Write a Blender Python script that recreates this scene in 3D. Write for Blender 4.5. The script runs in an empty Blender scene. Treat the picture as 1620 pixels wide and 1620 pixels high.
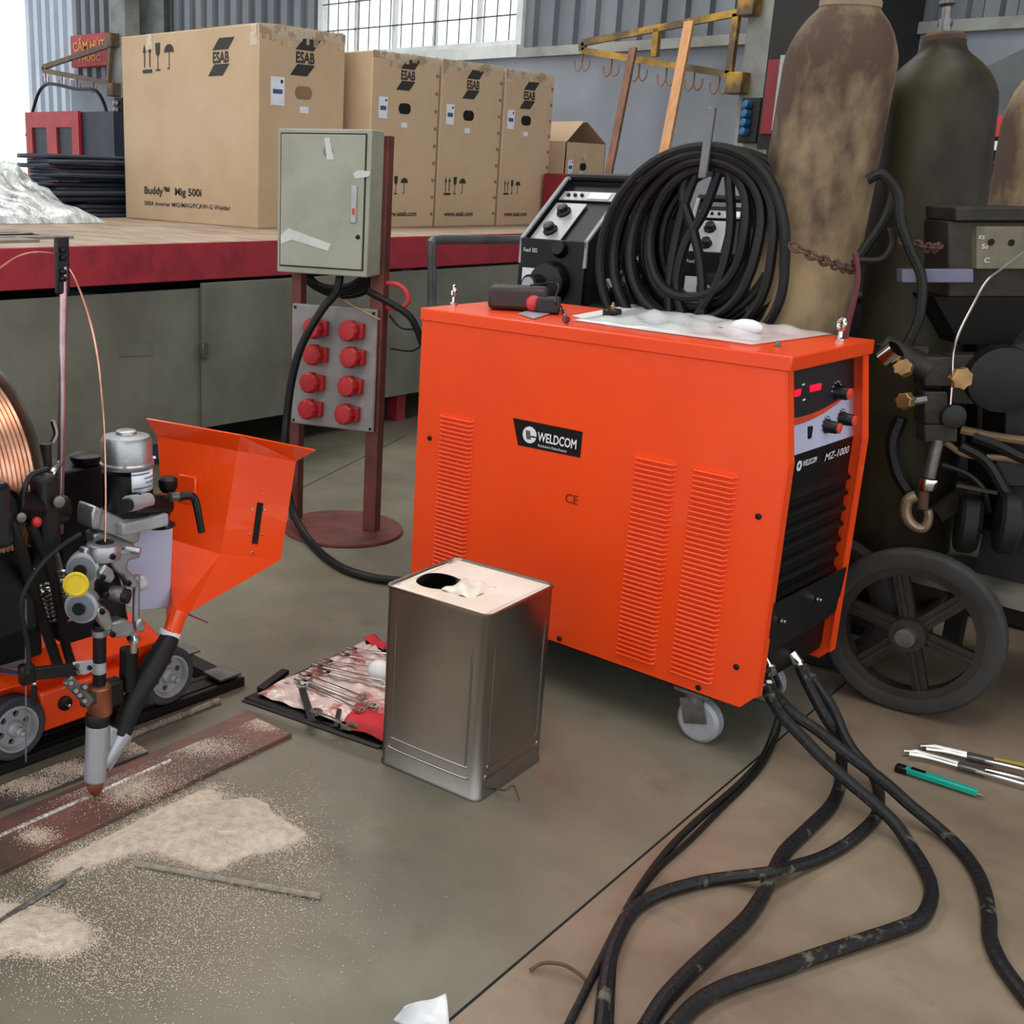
import bpy, math, random
from mathutils import Vector, Matrix
random.seed(7)
PI = math.pi
SC = bpy.context.scene
COL = SC.collection
V = Vector

# ------------------------------------------------------------------ camera
CAM_F, PPX, PPY, CAM_H = 1825.0, 540.0, 810.0, 1.12     # focal length in px of a 1620 px frame, principal point, height
PITCH, ROLL, YAW = 0.287, 0.0271, -0.7826
def _rot(v):
    c, s = math.cos(-YAW), math.sin(-YAW)
    return V((c*v[0]-s*v[1], s*v[0]+c*v[1], v[2]))
_F = V((0, math.cos(PITCH), -math.sin(PITCH))); _R0 = V((1, 0, 0)); _U0 = _R0.cross(_F)
CR = _rot(math.cos(ROLL)*_R0 + math.sin(ROLL)*_U0)
CU = _rot(-math.sin(ROLL)*_R0 + math.cos(ROLL)*_U0)
CF = _rot(_F)
CC = V((0, 0, CAM_H))
cam = bpy.data.cameras.new('camera'); camo = bpy.data.objects.new('camera', cam); COL.objects.link(camo)
camo.matrix_world = Matrix(((CR.x, CU.x, -CF.x, 0), (CR.y, CU.y, -CF.y, 0), (CR.z, CU.z, -CF.z, CAM_H), (0, 0, 0, 1)))
cam.sensor_width = 36; cam.lens = 36*CAM_F/1620; cam.shift_x = (810-PPX)/1620; cam.clip_end = 200; cam.clip_start = .05
SC.camera = camo

# ------------------------------------------------------------------ sky, daylight, exposure
w = bpy.data.worlds.new('overcast'); SC.world = w; w.use_nodes = True
bg = w.node_tree.nodes['Background']; bg.inputs[0].default_value = (.93, .97, 1, 1); bg.inputs[1].default_value = 1.75
def skylight(name, loc, sx, sy, power, col=(1, .97, .92), rot=(0, 0, 0)):
    l = bpy.data.lights.new(name, 'AREA'); l.shape = 'RECTANGLE'; l.size = sx; l.size_y = sy; l.energy = power; l.color = col
    o = bpy.data.objects.new(name, l); COL.objects.link(o); o.location = loc; o.rotation_euler = rot
    return o
skylight('roof_light', (-.4, 1.2, 5.3), 1.6, 6.5, 165)
skylight('roof_light', (-5.2, 3.0, 5.3), 1.6, 8.0, 250)
SC.view_settings.view_transform = 'Standard'; SC.view_settings.look = 'None'
SC.view_settings.gamma = 1; SC.view_settings.exposure = 0.0; SC.view_settings.use_curve_mapping = False

# ------------------------------------------------------------------ measuring helpers: sight line through a photo point met with a plane of the place
def ray(x, y): return CF + CR*((x-PPX)/CAM_F) - CU*((y-PPY)/CAM_F)
def PX(x, y, X): d = ray(x, y); return CC + d*(X/d.x)
def PY(x, y, Y): d = ray(x, y); return CC + d*(Y/d.y)
def PZ(x, y, Z=0.0): d = ray(x, y); return CC + d*((Z-CAM_H)/d.z)
def PD(x, y, D): d = ray(x, y); return CC + d*(D/math.hypot(d.x, d.y))       # at horizontal distance D
def PP(x, y, p, n): d = ray(x, y); return CC + d*((p-CC).dot(n)/d.dot(n))

# ------------------------------------------------------------------ mesh builder
def interp(pts, k=6, closed=False):
    pts = [V(p) for p in pts]; n = len(pts)
    if n < 3: return pts
    out = []
    rng = range(n) if closed else range(n-1)
    for i in rng:
        if closed: p0, p1, p2, p3 = pts[(i-1) % n], pts[i], pts[(i+1) % n], pts[(i+2) % n]
        else:
            p1, p2 = pts[i], pts[i+1]
            p0 = pts[i-1] if i > 0 else p1*2-p2
            p3 = pts[i+2] if i+2 < n else p2*2-p1
        for j in range(k):
            t = j/k
            out.append(.5*((2*p1)+(p2-p0)*t+(2*p0-5*p1+4*p2-p3)*t*t+(3*p1-p0-3*p2+p3)*t**3))
    if not closed: out.append(pts[-1])
    return out
def perp(a):
    a = a.normalized(); h = V((0, 0, 1)) if abs(a.z) < .9 else V((1, 0, 0))
    u = a.cross(h).normalized(); return u, a.cross(u).normalized()
class B:
    def __init__(s, M=None): s.v = []; s.f = []; s.M = M
    def add(s, vs, fs):
        o = len(s.v)
        s.v += [(s.M @ V(p)) if s.M else V(p) for p in vs]
        s.f += [[i+o for i in f] for f in fs]; return s
    def hexa(s, p): return s.add(p, [(0, 3, 2, 1), (4, 5, 6, 7), (0, 1, 5, 4), (1, 2, 6, 5), (2, 3, 7, 6), (3, 0, 4, 7)])
    def box(s, x0, y0, z0, x1, y1, z1):
        return s.hexa([(x0, y0, z0), (x1, y0, z0), (x1, y1, z0), (x0, y1, z0), (x0, y0, z1), (x1, y0, z1), (x1, y1, z1), (x0, y1, z1)])
    def obox(s, c, a, b, d):                 # centre and three half vectors
        c, a, b, d = V(c), V(a), V(b), V(d)
        return s.hexa([c-a-b-d, c+a-b-d, c+a+b-d, c-a+b-d, c-a-b+d, c+a-b+d, c+a+b+d, c-a+b+d])
    def bar(s, p0, p1, wd, th, up=(0, 0, 1)):     # rectangular bar between two points
        p0, p1 = V(p0), V(p1); a = (p1-p0)/2; n = a.normalized(); u = V(up); b = n.cross(u)
        if b.length < 1e-4: b = n.cross(V((1, 0, 0)))
        b.normalize(); d = b.cross(n).normalized()
        return s.obox((p0+p1)/2, a, b*wd/2, d*th/2)
    def cyl(s, p0, p1, r0, r1=None, n=16):
        p0, p1 = V(p0), V(p1); r1 = r0 if r1 is None else r1; u, w_ = perp(p1-p0)
        vs = [p0+(u*math.cos(2*PI*i/n)+w_*math.sin(2*PI*i/n))*r0 for i in range(n)]+[p1+(u*math.cos(2*PI*i/n)+w_*math.sin(2*PI*i/n))*r1 for i in range(n)]
        fs = [(i, (i+1) % n, n+(i+1) % n, n+i) for i in range(n)]+[tuple(range(n))[::-1], tuple(range(n, 2*n))]
        return s.add(vs, fs)
    def lathe(s, prof, p0=(0, 0, 0), ax=(0, 0, 1), n=24, closed=False):
        p0 = V(p0); ax = V(ax).normalized(); u, w_ = perp(ax); vs = []; m = len(prof)
        for r, h in prof:
            for i in range(n):
                t = 2*PI*i/n; vs.append(p0+ax*h+(u*math.cos(t)+w_*math.sin(t))*max(r, 1e-5))
        fs = [(k*n+i, k*n+(i+1) % n, (k+1) % m*n+(i+1) % n, (k+1) % m*n+i) for k in range(m if closed else m-1) for i in range(n)]
        if not closed: fs += [tuple(range(n))[::-1], tuple(range((m-1)*n, m*n))]
        return s.add(vs, fs)
    def ring(s, c, ax, ro, ri, h, n=28): return s.lathe([(ri, 0), (ro, 0), (ro, h), (ri, h)], c, ax, n, True)
    def torus(s, c, ax, R, r, n=28, m=8): return s.lathe([(R+r*math.cos(2*PI*k/m), r*math.sin(2*PI*k/m)) for k in range(m)], c, ax, n, True)
    def sphere(s, c, r, n=14, sc=(1, 1, 1)):
        vs = []; fs = []; m = n//2+1; c = V(c)
        for k in range(m+1):
            a = PI*k/m
            for i in range(n):
                t = 2*PI*i/n; vs.append(c+V((math.sin(a)*math.cos(t)*r*sc[0], math.sin(a)*math.sin(t)*r*sc[1], math.cos(a)*r*sc[2])))
        for k in range(m):
            for i in range(n): fs.append((k*n+i, (k+1)*n+i, (k+1)*n+(i+1) % n, k*n+(i+1) % n))
        return s.add(vs, fs)
    def tube(s, pts, r, n=8, k=5, closed=False, raw=False):
        pts = [V(p) for p in pts] if raw else interp(pts, k, closed); N = len(pts); rr = r if callable(r) else (lambda t: r)
        T = []
        for i in range(N):
            a = pts[(i-1) % N] if (closed or i > 0) else pts[i]; b = pts[(i+1) % N] if (closed or i < N-1) else pts[i]
            T.append((b-a).normalized())
        u, _ = perp(T[0]); vs = []
        for i in range(N):
            u = (u-T[i]*u.dot(T[i])).normalized(); w_ = T[i].cross(u); q = rr(i/max(1, N-1))
            for j in range(n): a = 2*PI*j/n; vs.append(pts[i]+(u*math.cos(a)+w_*math.sin(a))*q)
        fs = [(i*n+j, i*n+(j+1) % n, (i+1) % N*n+(j+1) % n, (i+1) % N*n+j) for i in range(N if closed else N-1) for j in range(n)]
        if not closed: fs += [tuple(range(n))[::-1], tuple(range((N-1)*n, N*n))]
        return s.add(vs, fs)
    def poly(s, pts, off):                   # flat outline extruded by a vector
        pts = [V(p) for p in pts]; off = V(off); n = len(pts)
        return s.add(pts+[p+off for p in pts], [tuple(range(n))[::-1], tuple(range(n, 2*n))]+[(i, (i+1) % n, n+(i+1) % n, n+i) for i in range(n)])
    def grid(s, fn, nu, nv, th=None):
        vs = [fn(i/nu, j/nv) for i in range(nu+1) for j in range(nv+1)]; q = nv+1
        fs = [(i*q+j, (i+1)*q+j, (i+1)*q+j+1, i*q+j+1) for i in range(nu) for j in range(nv)]
        return s.add(vs, fs)
    def build(s, name, m, parent=None, bevel=0, smooth=True, seg=2, solid=0, origin=None):
        me = bpy.data.meshes.new(name)
        xs = [p.x for p in s.v]; ys = [p.y for p in s.v]; zs = [p.z for p in s.v]
        c = V(((min(xs)+max(xs))/2, (min(ys)+max(ys))/2, min(zs))) if origin is None else V(origin)
        me.from_pydata([p-c for p in s.v], [], s.f); me.materials.append(m)
        fix = bmesh_fix(me)
        o = bpy.data.objects.new(name, me); COL.objects.link(o); WL[o.name] = c
        if parent: o.parent = parent; o.location = c-WL[parent.name]
        else: o.location = c
        if smooth: me.shade_smooth(); me.set_sharp_from_angle(angle=math.radians(35))
        if solid: md = o.modifiers.new('solid', 'SOLIDIFY'); md.thickness = solid; md.offset = 0
        if bevel: md = o.modifiers.new('bevel', 'BEVEL'); md.width = bevel; md.segments = seg; md.limit_method = 'ANGLE'; md.angle_limit = math.radians(40)
        return o
import bmesh
def bmesh_fix(me):
    bm = bmesh.new(); bm.from_mesh(me); bmesh.ops.recalc_face_normals(bm, faces=bm.faces[:]); bm.to_mesh(me); bm.free()
WL = {}
def tag(o, label=None, cat=None, group=None, kind=None):
    if label: o['label'] = label
    if cat: o['category'] = cat
    if group: o['group'] = group
    if kind: o['kind'] = kind
    return o
def thing(name, loc, label, cat, group=None):
    o = bpy.data.objects.new(name, None); COL.objects.link(o); o.location = V(loc); o.empty_display_size = .05; WL[o.name] = V(loc)
    return tag(o, label, cat, group)
def struct(o): o['kind'] = 'structure'; return o
def dup(o, loc=None, rz=None, parent=None, label=None):
    c = o.copy(); COL.objects.link(c); c.parent = parent
    if loc is not None: c.location = loc; WL[c.name] = V(loc)
    if rz is not None: c.rotation_euler = (0, 0, rz)
    if label: c['label'] = label
    for ch in list(o.children): dup(ch, None, None, c)
    return c
def text(name, s, org, xd, yd, size, m, parent, depth=.0008, bold=0.0, width=None, center=False, lift=.0012):
    cu = bpy.data.curves.new(name, 'FONT'); cu.body = s; cu.size = 1; cu.extrude = 0; cu.offset = bold; cu.resolution_u = 3
    to = bpy.data.objects.new(name, cu); COL.objects.link(to)
    bpy.context.view_layer.update()
    me = bpy.data.meshes.new_from_object(to); bpy.data.objects.remove(to)
    xs = [v.co.x for v in me.vertices]; h = .73
    x0, x1 = min(xs), max(xs); kx = (width/(x1-x0)) if width else size/h; ky = size/h
    xd, yd = V(xd).normalized(), V(yd).normalized(); n = xd.cross(yd).normalized(); org = V(org)
    sh = (x1-x0)/2 if center else 0
    pts = [org+xd*((v.co.x-x0-sh)*kx)+yd*(v.co.y*ky) for v in me.vertices]
    fs = [tuple(p.vertices) for p in me.polygons]; b = B()
    b.add([p+n*(lift+depth) for p in pts], fs)
    bpy.data.meshes.remove(me)
    return b.build(name, m, parent, smooth=False)

# ------------------------------------------------------------------ materials
def lin(c): return tuple(((x/255)/12.92 if x/255 <= .04045 else ((x/255+.055)/1.055)**2.4) for x in c)+(1,)
MC = {}
def mat(name, rgb, rough=.5, metal=0.0, rgb2=None, scale=6.0, lo=.4, hi=.65, bump=0.0, bscale=60.0, stretch=(1, 1, 1), coat=0, emit=0, spec=.5, alpha=1, trans=0, detail=6):
    m = bpy.data.materials.new(name); m.use_nodes = True; nt = m.node_tree; p = nt.nodes['Principled BSDF']
    p.inputs['Roughness'].default_value = rough; p.inputs['Metallic'].default_value = metal; p.inputs['Base Color'].default_value = lin(rgb)
    p.inputs['Specular IOR Level'].default_value = spec; p.inputs['Coat Weight'].default_value = coat; p.inputs['Alpha'].default_value = alpha
    p.inputs['Transmission Weight'].default_value = trans
    if emit: p.inputs['Emission Color'].default_value = lin(rgb); p.inputs['Emission Strength'].default_value = emit
    tc = nt.nodes.new('ShaderNodeTexCoord'); mp = nt.nodes.new('ShaderNodeMapping'); mp.inputs['Scale'].default_value = stretch
    nt.links.new(tc.outputs['Object'], mp.inputs[0])
    rgb2 = rgb2 or tuple(x*.86 for x in rgb)
    nz = nt.nodes.new('ShaderNodeTexNoise'); nz.inputs['Scale'].default_value = scale; nz.inputs['Detail'].default_value = detail; nz.inputs['Roughness'].default_value = .6
    nt.links.new(mp.outputs[0], nz.inputs['Vector'])
    rp = nt.nodes.new('ShaderNodeValToRGB'); rp.color_ramp.elements[0].position = lo; rp.color_ramp.elements[1].position = hi
    rp.color_ramp.elements[0].color = lin(rgb); rp.color_ramp.elements[1].color = lin(rgb2)
    nt.links.new(nz.outputs['Fac'], rp.inputs[0]); nt.links.new(rp.outputs[0], p.inputs['Base Color'])
    if bump:
        nb = nt.nodes.new('ShaderNodeTexNoise'); nb.inputs['Scale'].default_value = bscale; nb.inputs['Detail'].default_value = 4
        nt.links.new(mp.outputs[0], nb.inputs['Vector'])
        bp = nt.nodes.new('ShaderNodeBump'); bp.inputs['Strength'].default_value = bump; bp.inputs['Distance'].default_value = .01
        nt.links.new(nb.outputs['Fac'], bp.inputs['Height']); nt.links.new(bp.outputs[0], p.inputs['Normal'])
    MC[name] = m; return m
M_or = mat('orange_paint', (242, 72, 8), .4, rgb2=(234, 67, 8), scale=3, coat=.15, bump=.02, bscale=400)
M_oru = mat('orange_gloss', (243, 74, 10), .28, rgb2=(236, 68, 8), scale=3, coat=.4)
M_blk = mat('black_plastic', (9, 9, 11), .42, scale=20, spec=.35)
M_blkm = mat('black_metal', (12, 12, 13), .5, rgb2=(20, 20, 20), scale=12, spec=.35)
M_rub = mat('rubber', (14, 14, 16), .6, rgb2=(24, 24, 24), scale=10, spec=.35)
M_cab = mat('black_cable', (12, 12, 13), .5, rgb2=(20, 20, 19), scale=8, bump=.15, bscale=90, spec=.35)
M_dcab = mat('dusty_cable', (17, 17, 19), .52, rgb2=(96, 92, 78), scale=16, lo=.60, hi=.66, bump=.25, bscale=90, spec=.4, detail=9)
M_tyre = mat('grey_tyre', (44, 48, 58), .7, rgb2=(62, 64, 70), scale=9, bump=.1)
M_alu = mat('cast_aluminium', (176, 178, 182), .38, .85, rgb2=(150, 152, 156), scale=14, bump=.08, bscale=120)
M_alup = mat('painted_alu', (168, 170, 174), .45, .25, rgb2=(150, 152, 156), scale=14)
M_chr = mat('chrome', (215, 214, 210), .18, 1.0, rgb2=(185, 183, 178), scale=9)
M_ste = mat('steel', (130, 130, 130), .42, .8, rgb2=(96, 92, 88), scale=12, bump=.1)
M_cop = mat('copper', (170, 106, 78), .38, .8, rgb2=(128, 78, 56), scale=14)
M_wire = mat('copper_wire', (228, 176, 148), .3, .85, rgb2=(206, 140, 112), scale=30, stretch=(1, 1, 1))
M_bra = mat('brass', (182, 146, 96), .42, .7, rgb2=(140, 110, 70), scale=20)
M_whi = mat('white_plastic', (226, 228, 230), .5, rgb2=(212, 214, 216))
M_lab = mat('white_label', (222, 226, 232), .5, rgb2=(208, 214, 222), scale=30)
M_gryp = mat('pale_grey_paint', (186, 190, 216), .5, rgb2=(178, 182, 208), scale=4)
M_yel = mat('yellow_plastic', (222, 190, 20), .45)
M_yelr = mat('old_yellow_paint', (190, 146, 46), .55, rgb2=(96, 78, 54), scale=3.5, lo=.42, hi=.56)
M_brn = mat('brown_paint', (120, 96, 66), .6, rgb2=(84, 70, 54), scale=7)
M_red = mat('red_plastic', (184, 30, 36), .45, rgb2=(150, 26, 32), scale=14)
M_redp = mat('table_red', (164, 44, 58), .5, rgb2=(118, 34, 44), scale=9, lo=.5, hi=.75, bump=.2, bscale=40)
M_redb = mat('red_oxide', (112, 52, 46), .6, rgb2=(78, 40, 36), scale=10)
M_redl = mat('bright_red', (204, 56, 60), .5, rgb2=(190, 50, 56))
M_enc = mat('enclosure_grey', (156, 158, 142), .5, rgb2=(140, 142, 126), scale=5, bump=.03)
M_encd = mat('seam_black', (30, 32, 26), .8)
M_card = mat('cardboard', (190, 164, 134), .8, rgb2=(182, 155, 124), scale=3, bump=.06, bscale=90)
M_cardd = mat('cardboard_dark', (132, 110, 84), .85, rgb2=(120, 100, 76), scale=3)
M_ink = mat('print_ink', (48, 46, 42), .7)
M_tape = mat('clear_tape', (222, 206, 180), .12, rgb2=(192, 168, 136), scale=14, lo=.5, hi=.55, spec=1, alpha=.55, bump=.6, bscale=30)
M_tapew = mat('white_tape', (200, 202, 196), .5)
M_top = mat('table_top', (176, 158, 138), .6, rgb2=(142, 122, 106), scale=3, stretch=(1, 3, 1))
M_panel = mat('grey_panel', (124, 124, 112), .5, rgb2=(92, 90, 80), scale=2.2, lo=.38, hi=.7, bump=.05)
M_tin = mat('tinplate', (158, 154, 148), .27, 1.0, rgb2=(142, 138, 132), scale=3, bump=.02, bscale=14)
M_tint = mat('tin_lid_sky_sheen', (238, 234, 224), .45, .15, rgb2=(222, 212, 194), scale=5)  # lid colour whitened to stand for the bright sky it reflects
M_dark = mat('hole_black', (6, 6, 6), .9)
M_gas = mat('cylinder_rusty', (150, 130, 98), .65, rgb2=(76, 58, 46), scale=3.4, lo=.42, hi=.56, bump=.15, bscale=30, detail=9, stretch=(1, 1, .55), spec=.3)
M_gas2 = mat('cylinder_olive', (58, 56, 38), .5, rgb2=(40, 32, 24), scale=4, lo=.4, hi=.56, bump=.1, bscale=30, spec=.22, stretch=(1, 1, .6))
M_rust = mat('rust', (92, 62, 46), .8, rgb2=(60, 42, 34), scale=18, bump=.3)
M_dirt = mat('grimy_iron', (58, 52, 44), .6, .3, rgb2=(34, 30, 25), scale=9, bump=.15)
M_dirt2 = mat('grimy_dark', (20, 17, 15), .6, rgb2=(13, 12, 11), scale=6, bump=.1)
M_hub = mat('cast_wheel', (54, 46, 40), .5, .3, rgb2=(36, 31, 28), scale=9, bump=.15)
M_plat = mat('cart_plate', (110, 106, 96), .55, .2, rgb2=(80, 76, 66), scale=5)
M_wood = mat('pine', (214, 160, 112), .6, rgb2=(196, 142, 96), scale=5, stretch=(6, 6, .6))
M_wood2 = mat('brown_wood', (140, 100, 80), .7, rgb2=(110, 78, 62), scale=5, stretch=(6, 6, .6))
M_blueb = mat('blue_socket', (50, 110, 160), .4)
M_slate = mat('blue_grey_sheet', (44, 52, 66), .55, rgb2=(34, 42, 56), scale=4)
M_film = mat('plastic_film', (236, 240, 240), .12, rgb2=(250, 250, 250), scale=8, alpha=.5, spec=1.0)
M_wrap = mat('plastic_wrap', (214, 220, 220), .2, rgb2=(128, 134, 136), scale=7, bump=1.0, bscale=14, spec=1, stretch=(1, 2, 1))
M_paper = mat('paper', (226, 226, 222), .7, rgb2=(206, 212, 218), scale=6)
M_plate = mat('primer_plate', (120, 82, 74), .45, .25, rgb2=(80, 66, 58), scale=4, lo=.42, hi=.62, bump=.12, bscale=60)
M_weld = mat('weld_bead', (206, 202, 196), .28, .9, rgb2=(150, 140, 130), scale=40, bump=.3, bscale=150)
M_flux = mat('flux_sand', (224, 208, 190), .95, rgb2=(196, 180, 162), scale=60, bump=.6, bscale=300)
M_slag = mat('slag_strip', (158, 148, 134), .9, rgb2=(118, 110, 98), scale=50, bump=.9, bscale=120)
M_teal = mat('teal_plastic', (12, 168, 146), .35)
M_gold = mat('gold_grip', (164, 138, 60), .5)
M_orp = mat('orange_knob', (226, 74, 40), .45)
M_cloth = mat('red_cloth', (206, 34, 44), .7, rgb2=(160, 24, 34), scale=8, bump=.5, bscale=20)
M_foil = mat('clear_plastic', (214, 192, 186), .18, rgb2=(180, 96, 88), scale=16, lo=.52, hi=.62, bump=1.0, bscale=26, spec=.8)
M_led = mat('red_led', (255, 10, 40), .5, emit=2.0)
M_gpipe = mat('grey_pipe', (104, 106, 106), .35, .3, rgb2=(82, 84, 84), scale=6)
M_sign = mat('sign_red', (196, 40, 50), .5)
M_signy = mat('sign_yellow', (240, 180, 50), .5)
M_mesh = mat('mesh_black', (14, 14, 14), .6)
M_scr = mat('dark_screw', (30, 18, 14), .4, .5)
M_blue = mat('blue_print', (60, 90, 130), .5)

# ------------------------------------------------------------------ SETTING
WALL = 8.0
# concrete floor, two pours meeting at a joint along X
def floor_mat():
    m = bpy.data.materials.new('concrete_floor'); m.use_nodes = True; nt = m.node_tree; N = nt.nodes; L = nt.links; p = N['Principled BSDF']
    tc = N.new('ShaderNodeTexCoord')
    def noise(sc, det=6, r=.6):
        n = N.new('ShaderNodeTexNoise'); n.inputs['Scale'].default_value = sc; n.inputs['Detail'].default_value = det; n.inputs['Roughness'].default_value = r
        L.new(tc.outputs['Object'], n.inputs['Vector']); return n
    def ramp(fac, a, b, ca, cb):
        r = N.new('ShaderNodeValToRGB'); r.color_ramp.elements[0].position = a; r.color_ramp.elements[1].position = b
        r.color_ramp.elements[0].color = ca; r.color_ramp.elements[1].color = cb; L.new(fac, r.inputs[0]); return r
    def mix(f, a, b, typ='MIX'):
        x = N.new('ShaderNodeMix'); x.data_type = 'RGBA'; x.blend_type = typ
        if isinstance(f, float): x.inputs[0].default_value = f
        else: L.new(f, x.inputs[0])
        L.new(a, x.inputs[6]); L.new(b, x.inputs[7]); return x.outputs[2]
    left = ramp(noise(1.7).outputs['Fac'], .35, .68, lin((98, 95, 82)), lin((130, 123, 107))).outputs[0]
    right = ramp(noise(2.6).outputs['Fac'], .35, .65, lin((146, 130, 110)), lin((116, 98, 84))).outputs[0]
    sp = N.new('ShaderNodeSeparateXYZ'); L.new(tc.outputs['Object'], sp.inputs[0])
    # distance across the joint
    mm = N.new('ShaderNodeMath'); mm.operation = 'MULTIPLY_ADD'; L.new(sp.outputs['X'], mm.inputs[0]); mm.inputs[1].default_value = JS; L.new(sp.outputs['Y'], mm.inputs[2])
    st = N.new('ShaderNodeMath'); st.operation = 'GREATER_THAN'; L.new(mm.outputs[0], st.inputs[0]); st.inputs[1].default_value = JC
    base = mix(st.outputs[0], left, right)
    stain = ramp(noise(5.5, 8, .65).outputs['Fac'], .58, .7, (0, 0, 0, 1), (1, 1, 1, 1)).outputs[0]
    dk = N.new('ShaderNodeRGB'); dk.outputs[0].default_value = lin((84, 72, 60))
    f1 = N.new('ShaderNodeMath'); f1.operation = 'MULTIPLY'; L.new(stain, f1.inputs[0]); f1.inputs[1].default_value = .45
    c = mix(f1.outputs[0], base, dk.outputs[0])
    lt = ramp(noise(9, 9, .7).outputs['Fac'], .66, .74, (0, 0, 0, 1), (1, 1, 1, 1)).outputs[0]
    f2 = N.new('ShaderNodeMath'); f2.operation = 'MULTIPLY'; L.new(lt, f2.inputs[0]); f2.inputs[1].default_value = .35
    tn = N.new('ShaderNodeRGB'); tn.outputs[0].default_value = lin((172, 160, 140))
    c = mix(f2.outputs[0], c, tn.outputs[0]); L.new(c, p.inputs['Base Color'])
    rr = ramp(noise(3.2).outputs['Fac'], .35, .7, (.38, .38, .38, 1), (.62, .62, .62, 1)); L.new(rr.outputs[0], p.inputs['Roughness'])
    nb = noise(70, 4); bp = N.new('ShaderNodeBump'); bp.inputs['Strength'].default_value = .12; bp.inputs['Distance'].default_value = .004
    L.new(nb.outputs['Fac'], bp.inputs['Height']); L.new(bp.outputs[0], p.inputs['Normal'])
    return m
ja, jb = PZ(742, 1588), PZ(1215, 1185)
JS = -(jb.y-ja.y)/(jb.x-ja.x); JC = ja.y+JS*ja.x
M_floor = floor_mat()
f = B().box(-15, -4, -.1, 6, WALL+.2, 0).build('floor', M_floor, smooth=False, origin=(0, 0, 0)); struct(f)
jd = (jb-ja).normalized()
struct(B().bar(ja-jd*2, jb+jd*1.2, .004, .0012).build('trim_1', M_dark, smooth=False))
jp = PZ(478, 772); jq = PZ(640, 690)
struct(B().bar(jp, jq, .004, .0012).build('trim_2', M_dark, smooth=False))

M_wallp = mat('wall_paint', (150, 156, 166), .8, rgb2=(132, 138, 146), scale=1.6, lo=.35, hi=.7, bump=.03, bscale=20)
M_corr = mat('corrugated_sheet', (122, 128, 134), .45, .35, rgb2=(104, 110, 116), scale=2, stretch=(1, 1, .3))
M_colm = mat('concrete_column', (166, 168, 162), .85, rgb2=(130, 132, 126), scale=3, bump=.1)
M_frm = mat('window_frame_paint', (222, 226, 222), .6, rgb2=(200, 206, 202), scale=6)
M_corrl = mat('daylit_corrugated', (206, 214, 224), .5, .1, rgb2=(190, 200, 214), scale=2)  # sliding-door sheet, its colour lightened and blued to carry the outdoor light
SILL = 2.08
# back wall: painted masonry below the sill, corrugated cladding above, opening for the window
wx0, wx1 = PY(505, 40, WALL).x, PY(828, 40, WALL).x
wz0 = 2.13
struct(B().box(PY(112, 140, WALL).x, WALL, 0, 6, WALL+.2, SILL).build('wall_back', M_wallp, smooth=False))
def corrugated(x0, x1, z0, z1, y, name, m=None):
    b = B(); p = .19; x = x0; pr = []
    while x < x1:
        for dx, dy in ((0, 0), (.085, 0), (.105, .045), (.17, .045)): pr.append((min(x+dx, x1), y+dy))
        x += p
    vs = [(a, b_, z0) for a, b_ in pr]+[(a, b_, z1) for a, b_ in pr]; n = len(pr)
    b.add(vs, [(i, i+1, n+i+1, n+i) for i in range(n-1)])
    return struct(b.build(name, m or M_corr, smooth=False))
corrugated(PY(208, 100, WALL).x, wx0, SILL, 5.4, WALL+.02, 'wall_back_cladding')
corrugated(wx1, 6, SILL, 5.4, WALL+.02, 'wall_back_cladding')
corrugated(wx0, wx1, 4.4, 5.4, WALL+.02, 'wall_back_cladding')
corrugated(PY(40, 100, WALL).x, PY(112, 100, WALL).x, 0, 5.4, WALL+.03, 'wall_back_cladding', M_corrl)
corrugated(PY(112, 60, WALL).x, PY(180, 60, WALL).x, SILL, 5.4, WALL+.03, 'wall_back_cladding')
struct(B().box(wx1, WALL-.06, SILL-.05, 6, WALL+.1, SILL+.02).build('trim_3', M_colm, smooth=False))
struct(B().box(wx0-.1, WALL-.07, SILL-.045, wx1-.002, WALL+.1, wz0).build('trim_4', M_frm, smooth=False))
for px0, px1 in ((178, 200), (1172, 1226)):
    a, c = PY(px0, 130, WALL-.25).x, PY(px1, 130, WALL-.25).x
    struct(B().box(a, WALL-.25, 0, c, WALL, 5.4).build('wall_back_pillar', M_colm, smooth=False))
struct(B().box(PY(200, 130, WALL-.05).x, WALL-.06, 0, PY(262, 130, WALL-.05).x, WALL+.02, 5.4).build('wall_back_panel', M_gpipe, smooth=False))
# window with frame, mullions, burglar grid and glass
wt = bpy.data.objects.new('window_1', None); COL.objects.link(wt); WL['window_1'] = V((wx0, WALL, wz0)); wt.location = WL['window_1']; struct(wt)
b = B(); H1 = 4.4
for x in (wx0+.03, wx1-.03): b.box(x-.03, WALL-.02, wz0, x+.03, WALL+.08, H1)
for z in (wz0+.02, H1-.03): b.box(wx0+.06, WALL-.02, z-.02, wx1-.06, WALL+.08, z+.02)
b.build('window_frame', M_frm, wt, smooth=False)
b = B(); nm = 5
for i in range(1, nm): x = wx0+(wx1-wx0)*i/nm; b.box(x-.013, WALL, wz0+.04, x+.013, WALL+.05, H1-.05)
for z in (2.75, 3.5): b.box(wx0+.06, WALL+.005, z-.012, wx1-.06, WALL+.045, z+.012)
b.build('mullion', M_frm, wt, smooth=False)
b = B(); n = 18
for i in range(1, n): x = wx0+(wx1-wx0)*i/n; b.cyl((x, WALL-.01, wz0), (x, WALL-.01, H1), .006, n=5)
for k in range(1, 9): z = wz0+.23*k; b.cyl((wx0, WALL-.01, z), (wx1, WALL-.01, z), .006, n=5)
b.build('security_grid', M_ste, wt)
gl = bpy.data.materials.new('window_glass'); gl.use_nodes = True; gp = gl.node_tree.nodes['Principled BSDF']
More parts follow.
